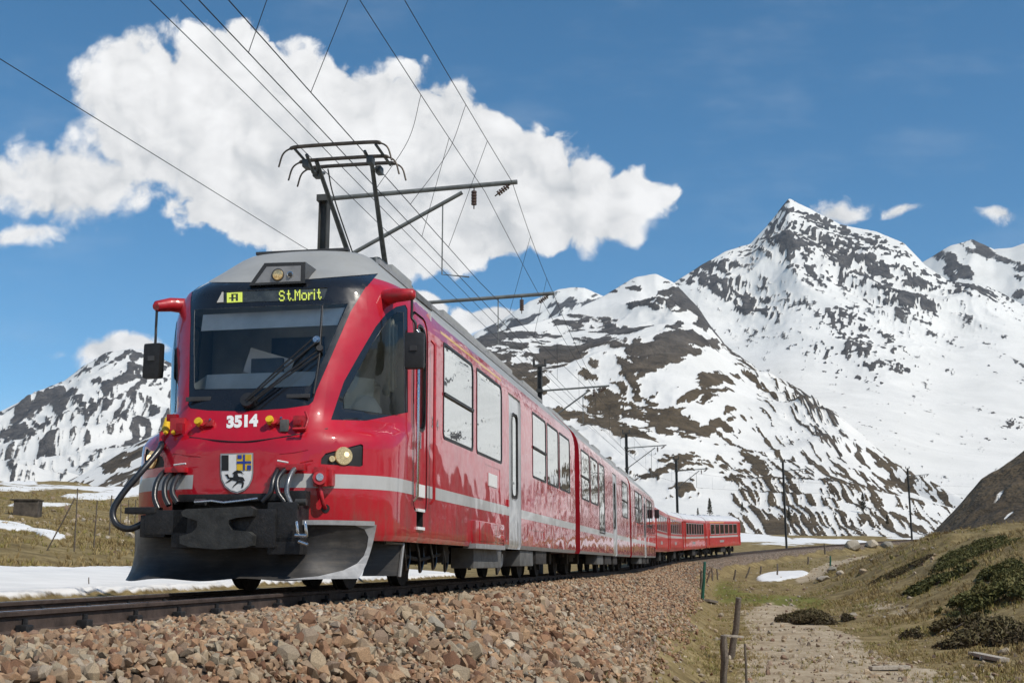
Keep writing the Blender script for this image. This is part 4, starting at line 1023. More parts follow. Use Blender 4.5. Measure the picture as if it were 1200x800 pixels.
    for i in range(4): bm.faces.new((vs[i], r2[i], r2[(i+1) % 4], vs[(i+1) % 4]))
    obj_bm('roller_blind', bm, 'blind_grey', root)
    pp = at(302, 428, Y=1.15); box('paper_sheet', (pp.x+.1, 1.2, pp.z), (.5, .01, .26), 'paper_white', root, Matrix.Rotation(.3, 3, 'Y'))
    # white arc of the seat rest seen through the side window
    p = at(420, 473, X=.85); bm = bmesh.new(); b_tube(bm, [(p.x, p.y+.05, p.z-.35), (p.x, p.y+.05, p.z-.05), (p.x, p.y+.05, p.z+.06), (p.x, p.y+.05, p.z+.1)], [.24, .22, .15, .03], 20); obj_bm('head_rest', bm, 'paper_white', root, 50)
    for i, (dx, w) in enumerate(((0, .05), (.07, .04), (.13, .035))): box('curtain', (1.12+.02*i, 1.16+dx, 2.35), (.03, w, .85-.1*i), 'seat_cream', root)
    # --- mirrors
    for sx in (1, -1):
        if sx > 0: a, b_, c_, hd, sc = at(463, 346, Y=1.02), at(484, 345, Y=1.0), None, at(486, 411, Y=.98), 1
        else: a, b_, c_, hd, sc = at(200, 357, Y=1.15), at(183, 359, Y=1.0), None, at(180, 423, Y=.95), 1
        mir = tube('mirror', [a+Vector((-sx*.15, .12, .0)), a, b_, b_+Vector((sx*.025, 0, 0))], [.085, .075, .058, .03], 'red_iron', root, 14)
        p0 = b_+Vector((-sx*.01, 0, -.04))
        tube('mirror_arm', spline([p0, p0+Vector((0, 0, -.12)), p0+Vector((sx*.0, 0, -.2)), hd+Vector((-sx*.0, .02, .28)), hd+Vector((0, .02, .12))], 5), .014, 'rubber', mir, 8)
        box('mirror_head', hd, (.2, .1, .37), 'rubber', mir, Matrix.Rotation(sx*.12, 3, 'Z'), .035)
        box('mirror_glass', hd+Vector((0, .054, 0)), (.16, .006, .31), 'chrome', mir)
        box('mirror_badge', hd+Vector((0, -.055, .02)), (.07, .02, .05), 'cab_dark', mir)
    # --- door rails
    for y in (1.37, 2.09):
        for sx in ((-1, 1) if y > 1.5 else (1,)): tube('grab_rail', [(sx*1.345, y, .88), (sx*1.385, y, .93), (sx*1.385, y, 2.6), (sx*1.345, y, 2.65)], .017, 'red_iron' if y > 1.5 else 'chrome', root, 8)
    for sx in (-1, 1):
        tube('door_handle', [(sx*1.33, 1.52, 1.42), (sx*1.375, 1.52, 1.42), (sx*1.375, 1.52, 1.58), (sx*1.33, 1.52, 1.58)], .01, 'chrome', root, 6)
        box('step_edge', (sx*1.33, 1.72, .80), (.03, .3, .03), 'white_print', root); box('step_edge', (sx*1.33, 1.72, .615), (.03, .3, .03), 'white_print', root)
        box('step_edge', (sx*1.331, 1.72, 1.0), (.02, .32, .13), 'white_print', root)
        box('data_plate', (sx*1.327, 5.75, 1.37), (.008, .62, .17), 'white_print', root)
        box('equipment_locker', (sx*1.30, 5.35, .63), (.16, 2.0, .33), 'red_paint', root, None, .03); box('locker_lid', (sx*1.382, 5.42, .66), (.012, 1.7, .24), 'red_paint', root, None, .004)
        box('locker_trim', (sx*1.303, 5.35, .475), (.165, 2.02, .06), 'trim_grey', root)
        box('door_button', (sx*1.335, 6.9, 1.12), (.02, .08, .1), 'red_iron', root)
    # --- sockets, brackets and hoses on the nose
    for x, y in ((236, 498), (318, 496)):
        disc('socket_cap', x, y, 4.6, 'yellow_paint', root, .03, .05); disc('socket_body', x+4, y, 5, 'red_iron', root, 0, .05); pbox('socket_bracket', x+11, y-2, 10, 7, 'red_iron', root, 0, .05); disc('bolt', x+13, y-2.5, 1.4, 'chrome', root, .05, .012)
    pbox('bracket', 211, 500, 17, 19, 'red_iron', root, 0, .07); pbox('bracket', 209, 493, 12, 8, 'red_dark', root, .05, .06); pbox('bracket', 216, 505, 8, 12, 'red_dark', root, .04, .06)
    for x, y in ((200.5, 511.5), (209, 511.5)): disc('yellow_bolt', x, y, 2.2, 'yellow_paint', root, .06, .03)
    pbox('bracket', 353, 496, 15, 17, 'red_iron', root, 0, .06); pbox('bracket', 350, 499, 9, 6, 'red_dark', root, .05, .05); pbox('lock_plate', 334.5, 499, 9, 14, 'box_grey', root, .0, .05)
    tube('bracket_rail', [surf(358, 487, .07), surf(360.5, 497, .09), surf(358, 508, .09), surf(344, 508, .08)], .013, 'red_iron', root, 8)
    # jumper cable at the left
    P = [at(x, y, Y=yy) for x, y, yy in ((197, 491, .42), (195.5, 499, .36), (193.5, 508, .3))]
    tube('cable_plug', P, [.034, .04, .05], 'yellow_paint', root, 12); tube('cable_plug_grip', [at(192.5, 508, Y=.29), at(190, 521, Y=.22)], [.05, .035], 'red_iron', root, 12)
    hose('jumper_cable', [at(190, 519, Y=.22), at(186, 528, Y=.12), at(165, 553, Y=-.05), at(144, 578, Y=-.15), at(132.5, 598, Y=-.2), at(136, 613, Y=-.22), at(150, 619.5, Y=-.22), at(165, 614, Y=-.2), at(175, 606, Y=-.15)], .031, 'hose_black')
    for pts in ([(195, 551), (189, 556), (183, 567.5), (181, 583), (185.6, 596)], [(205.7, 551), (199, 557), (193.5, 567), (193, 581), (198, 592)], [(217, 552), (209, 558), (203.5, 567), (202, 578), (208, 589)]):
        hose('brake_hose', [at(x, y, Y=yy) for (x, y), yy in zip(pts, (.12, -.02, -.12, -.18, -.2))], .026, 'hose_black')
    for pts, m in (([(327, 547), (324, 553), (320, 563), (317, 577), (308, 588)], 'hose_black'), ([(338, 547), (331, 553), (325, 563), (326, 577), (334, 588.5)], 'hose_black'), ([(350, 545.6), (343, 552), (338, 563), (336, 577), (341, 590)], 'hose_grey')):
        hose('brake_hose', [at(x, y, Y=yy) for (x, y), yy in zip(pts, (.04, -.06, -.14, -.18, -.18))], .024, m)
    pbox('hose_bracket', 210, 551, 24, 6, 'red_iron', root, 0, .1); pbox('hose_bracket', 344, 548, 34, 7, 'red_iron', root, 0, .1)
    tube('cock_lever', [surf(213, 546.5, .11), surf(226, 545, .12)], .008, 'white_print', root, 6); tube('cock_lever', [surf(328, 541.5, .11), surf(340, 544, .12)], .008, 'white_print', root, 6); tube('cock_lever', [surf(352, 544, .11), surf(366, 541, .12)], .008, 'red_iron', root, 6)
    pbox('socket_box', 379, 559, 14, 22, 'red_iron', root, 0, .12); pbox('socket_box', 389, 560, 8, 19, 'red_iron', root, .0, .1); disc('socket_cap', 372, 562, 8, 'red_iron', root, .08, .07); disc('socket_cap', 372, 561, 4.5, 'chrome', root, .13, .03)
    hose('drain_pipe', [surf(374, 571, .07), surf(375, 582, .08), surf(378, 591, .05), surf(382, 596, -.02)], .02, 'red_iron'); disc('pipe_hole', 381.5, 595.5, 5, 'black_print', root, .0, .006)
    # --- coupler
    S = lambda u, v: (130+u*.175, 580+v*.175)
    pl = [S(*p) for p in [(470, 112), (500, 92), (700, 84), (930, 72), (958, 92), (945, 138), (840, 150), (790, 165), (786, 195), (805, 232), (920, 244), (950, 268), (944, 335), (900, 350), (700, 362), (520, 345), (460, 322), (458, 272), (540, 250), (575, 215), (578, 172), (480, 140)]]
    bm = bmesh.new(); f0 = [bm.verts.new(at(x, y, Y=-.36)) for x, y in pl]; f1 = [bm.verts.new(v.co+Vector((0, .09, 0))) for v in f0]
    bm.faces.new(f0); bm.faces.new(f1[::-1])
    for i in range(len(f0)): bm.faces.new((f0[i], f1[i], f1[(i+1) % len(f0)], f0[(i+1) % len(f0)]))
    bmesh.ops.recalc_face_normals(bm, faces=bm.faces); coup = obj_bm('coupler', bm, 'coupler_iron', root)
    for c_, s_ in (((.02, -.02, .57), (.98, .5, .34)), ((-.52, -.12, .63), (.42, .3, .22)), ((-.78, -.2, .74), (.3, .16, .06)), ((-.66, -.16, .6), (.24, .2, .2)), ((.56, -.08, .62), (.28, .32, .36)), ((.58, -.14, .42), (.3, .2, .16)), ((.05, .05, .86), (1.2, .1, .07)), ((.62, -.02, .84), (.2, .14, .14))):
        box('coupler_block', c_, s_, 'black_iron', coup, None, .012)
    for x, y in ((353, 588), (345, 592), (235, 588)):
        p = at(x, y, Y=-.2); bm = bmesh.new(); b_cyl(bm, p, (1, 0, 0), .03, .1, 10); obj_bm('pipe_joint', bm, 'coupler_iron', coup, 40)
    for x in (347.5, 357.5): tube('chain_link', [at(x, 611, Y=-.28), at(x+1, 620, Y=-.3), at(x+2, 628, Y=-.28)], .014, 'chrome', coup, 8)
    tube('chain_link', [at(346, 627, Y=-.29), at(360, 627.5, Y=-.29)], .02, 'chrome', coup, 8); tube('chain_link', [at(350, 634, Y=-.29), at(361, 638, Y=-.29)], .018, 'chrome', coup, 8)
    tube('release_lever', [at(228, 588, Y=-.3), at(248, 586.5, Y=-.32), at(262, 588.5, Y=-.3), at(285, 586, Y=-.3), at(302, 583.5, Y=-.28)], .011, 'chrome', coup, 7)
    # --- snow plough
    zz = np.array([.12, .15, .20, .26, .33, .41, .50, .57, .615]); yy = np.array([-.20, -.155, -.105, -.065, -.04, -.03, -.035, -.05, -.07])
    xs = np.linspace(-1, 1, 41)
    V = []
    for u in xs:
        sw_ = .40*max(0, (abs(u)-.55)/.45)**2.0
        for z, y in zip(zz, yy):
            wid = 1.13+.10*(z-.12)/.5 if u > 0 else 1.13+.06*(z-.12)/.5
            V.append((u*wid, y+sw_+(.1*(z-.12)/.5*max(0, (abs(u)-.8)/.2)), z+.012*math.sin(u*9)*(z < .14)))
    n = len(zz); me = bpy.data.meshes.new('snow_plough'); me.from_pydata(V+[(x, y+.02, z) for x, y, z in V], [], [(i*n+j, i*n+j+1, (i+1)*n+j+1, (i+1)*n+j)[::-1] for i in range(len(xs)-1) for j in range(n-1)]+[(i*n+j+len(V), i*n+j+1+len(V), (i+1)*n+j+1+len(V), (i+1)*n+j+len(V)) for i in range(len(xs)-1) for j in range(n-1)])
    finish(me, 'plough_steel', 50); plo = link(bpy.data.objects.new('snow_plough', me), root)
    # silver edging, raked brackets
    e = [V[(len(xs)-1)*n+j] for j in range(n)]; w0 = [V[(len(xs)-4)*n+j] for j in range(n)]
    ed = []
    for j, (a, b_) in enumerate(zip(e, w0)):
        k = [2.3, 1.3, .6, .26, .13, .11, .14, .3, .7][j]
        ed += [(a[0]+.012, a[1]-.012, a[2]), (a[0]+(b_[0]-a[0])*k*1.2, a[1]+(b_[1]-a[1])*k*1.2-.014, a[2])]
    obj_np('edge_plate', ed, grid_faces(n, 2)[:, ::-1], 'trim_grey', plo)
    tp = []
    for i in range(len(xs)):
        if xs[i] > .42 or xs[i] < -.9: tp.append(V[i*n+n-1])
    right = [p for p in tp if p[0] > 0]
    obj_np('top_flange', [q for p in right for q in ((p[0], p[1]-.03, p[2]-.012), (p[0], p[1]-.03, p[2]+.03), (p[0], p[1]+.06, p[2]+.032))], grid_faces(len(right), 3), 'trim_grey', plo)
    # rear guard behind the plough
    for sx in (-1, 1):
        g = [(sx*.95, .95, .14), (sx*1.24, 1.25, .14), (sx*1.26, 1.3, .44), (sx*1.0, 1.05, .46)]
        me = bpy.data.meshes.new('rail_guard'); V2 = g+[(x, y+.03, z) for x, y, z in g]; me.from_pydata(V2, [], [(0, 1, 2, 3), (7, 6, 5, 4), (0, 4, 5, 1), (1, 5, 6, 2), (2, 6, 7, 3), (3, 7, 4, 0)]); finish(me, 'plough_steel'); gd = link(bpy.data.objects.new('rail_guard', me), root)
        tube('guard_edge', [(sx*1.245, 1.24, .13), (sx*1.265, 1.29, .45), (sx*1.12, 1.15, .465)], .02, 'trim_grey', gd, 6)
    # --- underframe
    box('underframe', (0, 7.6, .72), (1.9, 14.2, .3), 'bogie_grime', root)
    bogie(root, 2.75, 2.08); bogie(root, 13.3, 2.1)
    for sx in (-1, 1):
        for (y0, y1, z0, z1, m) in ((4.75, 6.7, .2, .46, 'box_grey'), (8.3, 9.6, .22, .46, 'box_grey'), (9.9, 11.1, .25, .47, 'bogie_grime')):
            box('equipment_box', (sx*1.12, (y0+y1)/2, (z0+z1)/2), (.3, y1-y0, z1-z0), m, root, None, .015)
        box('sand_box', (sx*.98, 4.0, .42), (.2, .3, .3), 'bogie_grime', root, None, .02)
        for k in range(4):
            y = 2.0+k*.62; hose('bogie_hose', [(sx*1.05, y, .56), (sx*1.08, y+.05, .32), (sx*1.06, y+.18, .2-.03*(k % 2)), (sx*1.05, y+.36, .3), (sx*1.02, y+.42, .55)], .017, 'hose_black', n=7)
        tube('pipe', [(sx*1.0, 1.6, .38), (sx*1.06, 2.8, .30), (sx*1.02, 4.4, .40)], .022, 'bogie_grime', root, 7)
    pl2 = box('wheel_chock', (1.1, 7.55, .32), (.03, .75, .2), 'bogie_grime', root, Matrix.Rotation(.35, 3, 'X'))
    # the pale 10 stencilled on it
    c = bpy.data.curves.new('lettering', 'FONT'); c.body = '10'; c.size = .24; c.offset = .012; c.shear = .3; to = bpy.data.objects.new('stencil_number', c); COL.objects.link(to)
    me = bpy.data.meshes.new_from_object(to.evaluated_get(bpy.context.evaluated_depsgraph_get())); bpy.data.objects.remove(to); me.materials.clear(); finish(me, 'seat_cream'); me.name = 'stencil_number'
    so_ = link(bpy.data.objects.new('stencil_number', me), root); so_.matrix_local = Matrix(((0, 0, 1, 1.118), (1, 0, 0, 7.38), (0, 1, 0, .23), (0, 0, 0, 1)))
    # small side number
    c = bpy.data.curves.new('lettering', 'FONT'); c.body = '3514'; c.size = .16; c.offset = .004; to = bpy.data.objects.new('side_number', c); COL.objects.link(to)
    me = bpy.data.meshes.new_from_object(to.evaluated_get(bpy.context.evaluated_depsgraph_get())); bpy.data.objects.remove(to); me.materials.clear(); finish(me, 'trim_grey'); me.name = 'side_number'
    so_ = link(bpy.data.objects.new('side_number', me), root); so_.matrix_local = Matrix(((0, 0, 1, 1.328), (1, 0, 0, 2.2), (0, 1, 0, 1.72), (0, 0, 0, 1)))
    # --- roof furniture
    for sx in (-1, 1):
        box('roof_rail', (sx*.72, 8.2, 3.57), (.04, 12.2, .06), 'trim_grey', root)
        for (y, l) in ((2.6, .9), (5.6, 1.6), (9.2, 2.2), (12.4, 1.8)): box('roof_box', (sx*.55, y+.6, 3.64), (.32, l, .12), 'roof_grey', root, None, .02)
    box('roof_edge_strip', (0, 1.66, 3.6), (1.05, .08, .035), 'cab_dark', root, None, .008); box('aerial', (1.02, 3.0, 3.3), (.02, .75, .1), 'box_grey', root, Matrix.Rotation(-.3, 3, 'Y'))
    box('resistor_box', (0, 9.6, 3.72), (1.1, 4.0, .24), 'roof_grey', root, None, .03)
    # --- pantograph
    pan = empty('pantograph'); pan.parent = root; pan.location = (0, 0, 0)
    PN = pan
    for sx in (-1, 1):
        tube('upper_arm', [(sx*.345, 3.02, 5.10), (sx*.235, 4.0, 4.2), (sx*.17, 4.55, 3.78)], [.026, .034, .036], 'panto_grey', PN, 10)
        tube('base_foot', [(sx*.5, 2.9, 3.62), (sx*.45, 2.9, 3.82)], .045, 'panto_grey', PN, 10); tube('base_foot', [(sx*.5, 4.4, 3.62), (sx*.45, 4.4, 3.82)], .045, 'panto_grey', PN, 10)
        tube('horn_bracket', [(sx*.36, 2.7, 5.08), (sx*.38, 3.0, 4.96), (sx*.36, 3.35, 5.06)], .022, 'panto_grey', PN, 8); box('spring_block', (sx*.4, 2.82, 5.0), (.07, .14, .09), 'panto_grey', PN, None, .01); box('spring_block', (sx*.4, 3.2, 5.0), (.07, .14, .09), 'panto_grey', PN, None, .01)
    tube('lower_arm', [(0, 4.6, 3.78), (0, 3.4, 3.74)], .05, 'panto_grey', PN, 10); tube('cross_tube', [(-.2, 4.55, 3.78), (.2, 4.55, 3.78)], .03, 'panto_grey', PN, 8); tube('base_frame', [(-.5, 2.9, 3.8), (.5, 2.9, 3.8), (.5, 4.4, 3.8), (-.5, 4.4, 3.8), (-.5, 2.9, 3.8)], .03, 'panto_grey', PN, 8)
    hose('control_rod', [(-.22, 3.08, 5.02), (-.2, 3.3, 4.7), (-.14, 4.1, 4.05), (-.1, 4.5, 3.75)], .01, 'panto_grey', PN, 6)
    for y, z in ((2.68, 5.18), (3.02, 5.12), (3.34, 5.14)):
        tube('contact_strip', spline([(-.70, y, z-.24), (-.65, y, z-.08), (-.55, y, z-.015), (-.42, y, z), (0, y, z+.003), (.42, y, z), (.55, y, z-.015), (.65, y, z-.08), (.70, y, z-.24)], 5), [.011]*10+[.024]*21+[.011]*10, 'copper_strip', PN, 7)
    for sx in (-1, 1): tube('head_link', [(sx*.5, 2.68, 5.15), (sx*.5, 3.34, 5.11)], .018, 'panto_grey', PN, 7)
    # --- inside of the saloon
    box('saloon_floor', (0, 8.6, 1.0), (2.5, 12.5, .04), 'cab_dark', root); box('saloon_ceiling', (0, 8.6, 2.92), (2.35, 12.5, .03), 'cab_grey', root)
    for k, y in enumerate((3.2, 4.5, 5.7, 9.6, 10.8, 12.0, 13.2)):
        for sx in (-.75, .75): box('seat_row', (sx, y, 1.65), (.9, .35, 1.15), 'cab_dark', root, None, .06)
    end_wall('end_wall', PROF, L, 'red_dark', root, True)
    return root
FRONT = build_front()
# ------------------------------------------------------------------ following cars
def saloon_car(s0, s1, label, wins, doors, tall=(), nose=False):
    L = s1-s0
    root = empty('railcar', (0, 0, 0), label, 'railcar', 'cars of the red train'); place(root, s0, s1)
    V, F = prism_shell(PROF, L); sh = Shell(V, F); sh.bars = []
    sh.cut([((0, 0, 2.98), (0, 0, -1))], None, None, name='roof', mat='roof_grey', side=False)
    sh.cut([((0, 0, 1.075), (0, 0, 1)), ((0, 0, .945), (0, 0, -1))], (0,), None, name='white_band', mat='silver_band', recess=-.001, rim=False)
    sh.cut([((0, 0, .53), (0, 0, 1))], (0,), None, name='bottom_trim', mat='trim_grey', recess=-.001, rim=False)
    side = lambda f: f.calc_center_median().x > .9 and abs(f.normal.x) > .6
    for y0, y1 in doors:
        dr = sh.cut(side_poly(y0, y1, .45, 2.76, .03), None, side, name='passenger_door', mat='door_silver', recess=.02); m = (y0+y1)/2
        d2 = sh.cut(side_poly(m-.27, m+.27, 1.22, 2.5, .1), (dr,), None, name='door_window', mat='rubber', parent=dr, recess=.015)
        sh.cut(side_poly(m-.23, m+.23, 1.26, 2.46, .09), (d2,), None, name='door_pane', mat='glass_tinted', parent=dr, recess=.016, rim=False)
    windows(sh, [(a, b, 1.65, 2.75, c) for a, b, c in wins]+[(a, b, 1.0, 2.75, False) for a, b in tall], src=None)
    sh.mirror(); sh.emit(root); extras_bars(sh, root)
    end_wall('end_wall', PROF, 0, 'red_dark', root); end_wall('end_wall', PROF, L, 'red_dark', root, True)
    small = [(x*.9, z*.97) for x, z in PROF if z > .6]
    V, F = prism_shell(small, .0, .4, -.8); V2 = [(-x, y, z) for x, y, z in V]; me = bpy.data.meshes.new('gangway_bellows'); n = len(V)
    me.from_pydata(V+V2, [], F+[tuple(i+n for i in f[::-1]) for f in F]); finish(me, 'red_dark', 40); link(bpy.data.objects.new('gangway_bellows', me), root)
    box('underframe', (0, L/2, .72), (1.9, L-.6, .3), 'bogie_grime', root)
    bogie(root, 2.3, 2.0, .36, False); bogie(root, L-2.3, 2.0, .36, False)
    for sx in (-1, 1):
        for y0, y1 in ((4.2, 5.6), (6.1, 7.8), (8.4, 9.6)): box('equipment_box', (sx*1.1, (y0+y1)/2, .36), (.3, y1-y0, .24), 'box_grey' if y0 < 6 else 'bogie_grime', root, None, .015)
    box('saloon_floor', (0, L/2, 1.0), (2.5, L-.4, .04), 'cab_dark', root); box('saloon_ceiling', (0, L/2, 2.92), (2.35, L-.4, .03), 'cab_grey', root)
    for (y, l) in ((2.2, 2.4), (7., 4.2), (11.2, 2.0)): box('roof_box', (0, y, 3.68), (1.1, l, .2), 'roof_grey', root, None, .03)
    if nose:
        for sx in (-1, 1): box('mirror', (sx*1.47, L-1.0, 2.3), (.2, .1, .37), 'rubber', root, None, .03)
    return root
saloon_car(15.75, 29.4, 'red saloon car with tall low window and silver door coupled behind the leading railcar', [(.35, 2.0, True), (2.15, 3.9, False), (10.8, 12.9, True)], [(7.8, 8.95)], [(4.1, 5.5)])
saloon_car(30.0, 43.3, 'red driving car between the saloon car and the old coaches', [(1.8, 3.6, True), (3.75, 5.3, False), (7.9, 9.5, False), (9.7, 11.2, False)], [(6.2, 7.3)], nose=True)

WPROF = [(1.28, .72), (1.3, .78)]+[(1.3, z) for z in np.linspace(.9, 2.55, 12)]+[(1.29, 2.64), (1.24, 2.74), (1.12, 2.86), (.95, 2.95), (.7, 3.03), (.4, 3.08), (0, 3.1)]
def coach(s0, s1, label, nwin, yellow=False):
    L = s1-s0; root = empty('passenger_coach', (0, 0, 0), label, 'coach', 'old coaches at the end of the train'); place(root, s0, s1)
    V, F = prism_shell(WPROF, L); sh = Shell(V, F); sh.parts[0]['mat'] = 'red_old'; sh.bars = []
    sh.cut([((0, 0, 2.66), (0, 0, -1))], None, None, name='roof', mat='roof_white', side=False)
    sh.cut([((0, 0, 1.56), (0, 0, 1)), ((0, 0, 1.43), (0, 0, -1))], (0,), None, name='white_band', mat='silver_band', recess=-.001, rim=False)
    w = (L-2.6)/nwin
    windows(sh, [(1.3+i*w+.1, 1.3+(i+1)*w-.1, 1.66, 2.45, False) for i in range(nwin)], mat='glass_old', fw=.05, r=.05, frame='trim_grey')
    if yellow: sh.cut(side_poly(1.2, L*.5, 2.52, 2.58, .005), (0,), None, name='yellow_stripe', mat='yellow_line', recess=-.001, rim=False)
    side = lambda f: f.calc_center_median().x > .9 and abs(f.normal.x) > .6
    sh.cut(side_poly(.3, 1.05, .85, 2.5, .05), None, side, name='coach_door', mat='red_old', recess=.03); sh.cut(side_poly(L-1.05, L-.3, .85, 2.5, .05), None, side, name='coach_door', mat='red_old', recess=.03)
    sh.mirror(); sh.emit(root)
    end_wall('end_wall', WPROF, 0, 'red_dark', root); end_wall('end_wall', WPROF, L, 'red_dark', root, True)
    for sx in (-1, 1): box('data_plate', (sx*1.302, L*.42, 1.14), (.006, 1.5, .16), 'trim_grey', root)
    box('underframe', (0, L/2, .78), (1.9, L-.4, .14), 'bogie_grime', root); bogie(root, 2.0, 1.8, .34, False); bogie(root, L-2.0, 1.8, .34, False)
    box('battery_box', (.95, L/2, .5), (.4, 1.6, .4), 'bogie_grime', root, None, .02); box('gangway', (0, -.25, 1.85), (1.0, .5, 1.9), 'red_dark', root)
    for y in np.arange(1.5, L-1, 2.2): box('roof_vent', (0, float(y), 3.12), (.3, .3, .1), 'roof_white', root, None, .02)
coach(43.75, 55.7, 'red old coach coupled behind the driving car, mostly hidden by it', 6)
coach(56.1, 68.2, 'red old coach with yellow stripe above its windows, between two other coaches', 6, True)
coach(68.6, 80.7, 'red old coach with bright pale windows, next to the last coach', 7)
coach(81.1, 93.5, 'last red coach of the train with white roof and dark windows', 6, True)

# ------------------------------------------------------------------ catenary
simple('mast_steel', (.075, .078, .075), .7, .3, .25, 4, .2, 30, dirt=(.10, .07, .05, .4))
simple('tube_steel', (.20, .21, .20), .6, .4, .2, 6)
simple('wire', (.03, .03, .032), .6, .4, .1, 3)
simple('insulator', (.09, .055, .04), .3, 0, .2, 10)
def world_at(x, y, Y):
    d = ray(x, y); return CAM+d*((Y-CAM.y)/d.y)
def mast(s, off, h, arm, label, armz=None, detail=True, tilt=0., near=False, strut=True):
    b = trk(s, off, 0); b.z = float(gz(np.array([b.x]), np.array([b.y]))[0])-.2
    hd = float(np.interp(s, _s, _h)); right = Vector((math.cos(hd), -math.sin(hd), 0))*(1 if arm > 0 else -1); fw = Vector((math.sin(hd), math.cos(hd), 0))
    root = empty('catenary_mast', b, label, 'mast', 'catenary masts along the line')
    zt = float(trk_z(s))-b.z
    H = zt+h; az = zt+(armz or h-.5)
    bm = bmesh.new(); rot = Matrix.Rotation(-hd, 3, 'Z')
    for q in (-1, 1): b_box(bm, right*(q*.075)+Vector((0, 0, H/2)), (.02, .17, H), rot)
    b_box(bm, (0, 0, H/2), (.15, .014, H), rot); obj_bm('pole', bm, 'mast_steel', root)
    A = right*abs(arm); r = .045 if near else .035
    if arm:
        tube('bracket_tube', [Vector((0, 0, az)), A+Vector((0, 0, az+.12))], r, 'tube_steel', root, 8)
        if strut: tube('bracket_strut', [Vector((0, 0, az-1.35)), A*.72+Vector((0, 0, az-.02))], r*.85, 'tube_steel', root, 8)
        box('arm_clamp', Vector((0, 0, az)), (.24, .24, .12), 'mast_steel', root, rot); box('arm_clamp', Vector((0, 0, az-1.35)), (.24, .24, .1), 'mast_steel', root, rot)
        for k, q in enumerate((.78, .97)):
            p = A*q+Vector((0, 0, az+.1*q)); dr = Vector((0, 0, -.42)) if k == 0 else (-right*.3+Vector((0, 0, -.22)))
            bm = bmesh.new()
            for j in range(5): b_cyl(bm, p+dr*(.25+.13*j), dr, .05, .035, 10)
            b_tube(bm, [p, p+dr], .012, 6); obj_bm('insulator', bm, 'insulator', root, 45)
        p = A*.62; tube('steady_arm', [p+Vector((0, 0, az-(.2 if strut else -.05))), p+Vector((0, 0, zt+5.35)), p+right*.5+Vector((0, 0, zt+5.28))], .014, 'tube_steel', root, 6)
    if detail:
        bm = bmesh.new(); b_box(bm, Vector((0, 0, H+.05)), (.5, .1, .08), rot)
        for q in (-.22, .22):
            b_cyl(bm, right*q+Vector((0, 0, H+.2)), (0, 0, 1), .045, .2, 10)
        obj_bm('crossarm', bm, 'mast_steel', root)
    return root
MA = [(10.0, -2.66, 6.95, 3.6, 'dark steel catenary mast rising behind the pantograph with long bracket arm', 6.88, False, True), (17.2, -2.95, 6.6, 3.55, 'catenary bracket reaching over the track from a mast hidden behind the leading railcar', 6.42, False, True)]
for s, off, h, arm, lab, az, det, near in MA: mast(s, off, h, arm, lab, az, det, near=near, strut=s < 15)
def s_for_x(x, off, z, lo, hi):
    best = min(np.arange(lo, hi, .5), key=lambda s: abs(np_proj(np.array([trk(s, off, z)]))[0][0]-x)); return float(best)
for x, off, h, lo, hi, lab in ((634, -2.3, 7.5, 20, 60, 'catenary mast seen above the roof of the saloon car'), (735, -2.3, 8.2, 45, 75, 'catenary mast with crossarm behind the driving car'), (795, -2.4, 7.6, 70, 100, 'tall plain catenary mast behind the old coaches'),
                               (919, -2.4, 8.4, 95, 130, 'lone catenary mast just beyond the last coach'), (1066, -2.4, 8.2, 125, 170, 'catenary mast standing where the gravel road meets the line'), (1101, 2.4, 6.6, 180, 290, 'far catenary mast near the valley mouth beside the grassy spur')):
    s = s_for_x(x, off, 3, lo, hi); mast(s, off, h, 2.6 if off < 0 else -2.4, lab, h-.9); print('mast', x, s)
def wire(name, pts, label, r=.008, sag=0., k=14):
    P = []
    for a, b in zip(pts, pts[1:]):
        a, b = Vector(a), Vector(b)
        for j in range(k):
            t = j/k; P.append(a.lerp(b, t)-Vector((0, 0, sag*4*t*(1-t))))
    P.append(Vector(pts[-1])); o = tube(name, P, r, 'wire', None, 5); return tag(o, label, 'wire', 'overhead wires')
def along(x, z, s0, s1, n=12, dx=0.):
    return [trk(s, x+dx*(s-s0)/(s1-s0), z) for s in np.linspace(s0, s1, n)]
SS = [-9.5, 10, 30, 47, 64, 83, 108, 140, 180]
def chain(x, z, end=180, xs=None, s0=-9.5):
    out = []
    for i, s in enumerate(SS):
        if s > end: break
        out.append(trk(s, x+(0 if xs is None else xs[i % len(xs)]), z))
    return out
wire('overhead_wire', [trk(-9.5, -.02, 5.2), trk(10, -.02, 5.2)]+chain(0, 5.2)[2:], 'contact wire running down the middle of the track over the pantograph', .0062)
wire('overhead_wire', [trk(-9.5, .24, 5.2), trk(10, .24, 5.2), trk(17.2, .3, 5.3), trk(30, .4, 5.6)], 'second contact wire beside the first over the pantograph', .0062)
wire('overhead_wire', [trk(-9.5, .62, 6.75), trk(10, .35, 6.85)]+chain(0, 6.3)[2:], 'messenger wire above the contact wire, held by an insulator on the bracket', .0055, .12)
wire('overhead_wire', [trk(-9.5, .95, 6.85), trk(10, .85, 7.0), trk(17.2, .55, 6.6), trk(30, .2, 6.2)], 'second messenger wire ending at the tip of the bracket arm', .0055, .1)
wire('overhead_wire', [trk(-9.5, -.24, 5.3), trk(17.2, -.24, 5.25), trk(30, -.1, 5.25), trk(47, -.1, 5.3)], 'thin parallel wire to the mast side of the contact wires', .005, .03)
wire('overhead_wire', [trk(-9.5, -.46, 5.25), trk(17.2, -.46, 5.2), trk(30, -.35, 5.2), trk(47, -.3, 5.2)], 'thin outermost parallel wire over the track on the mast side', .005, .03)
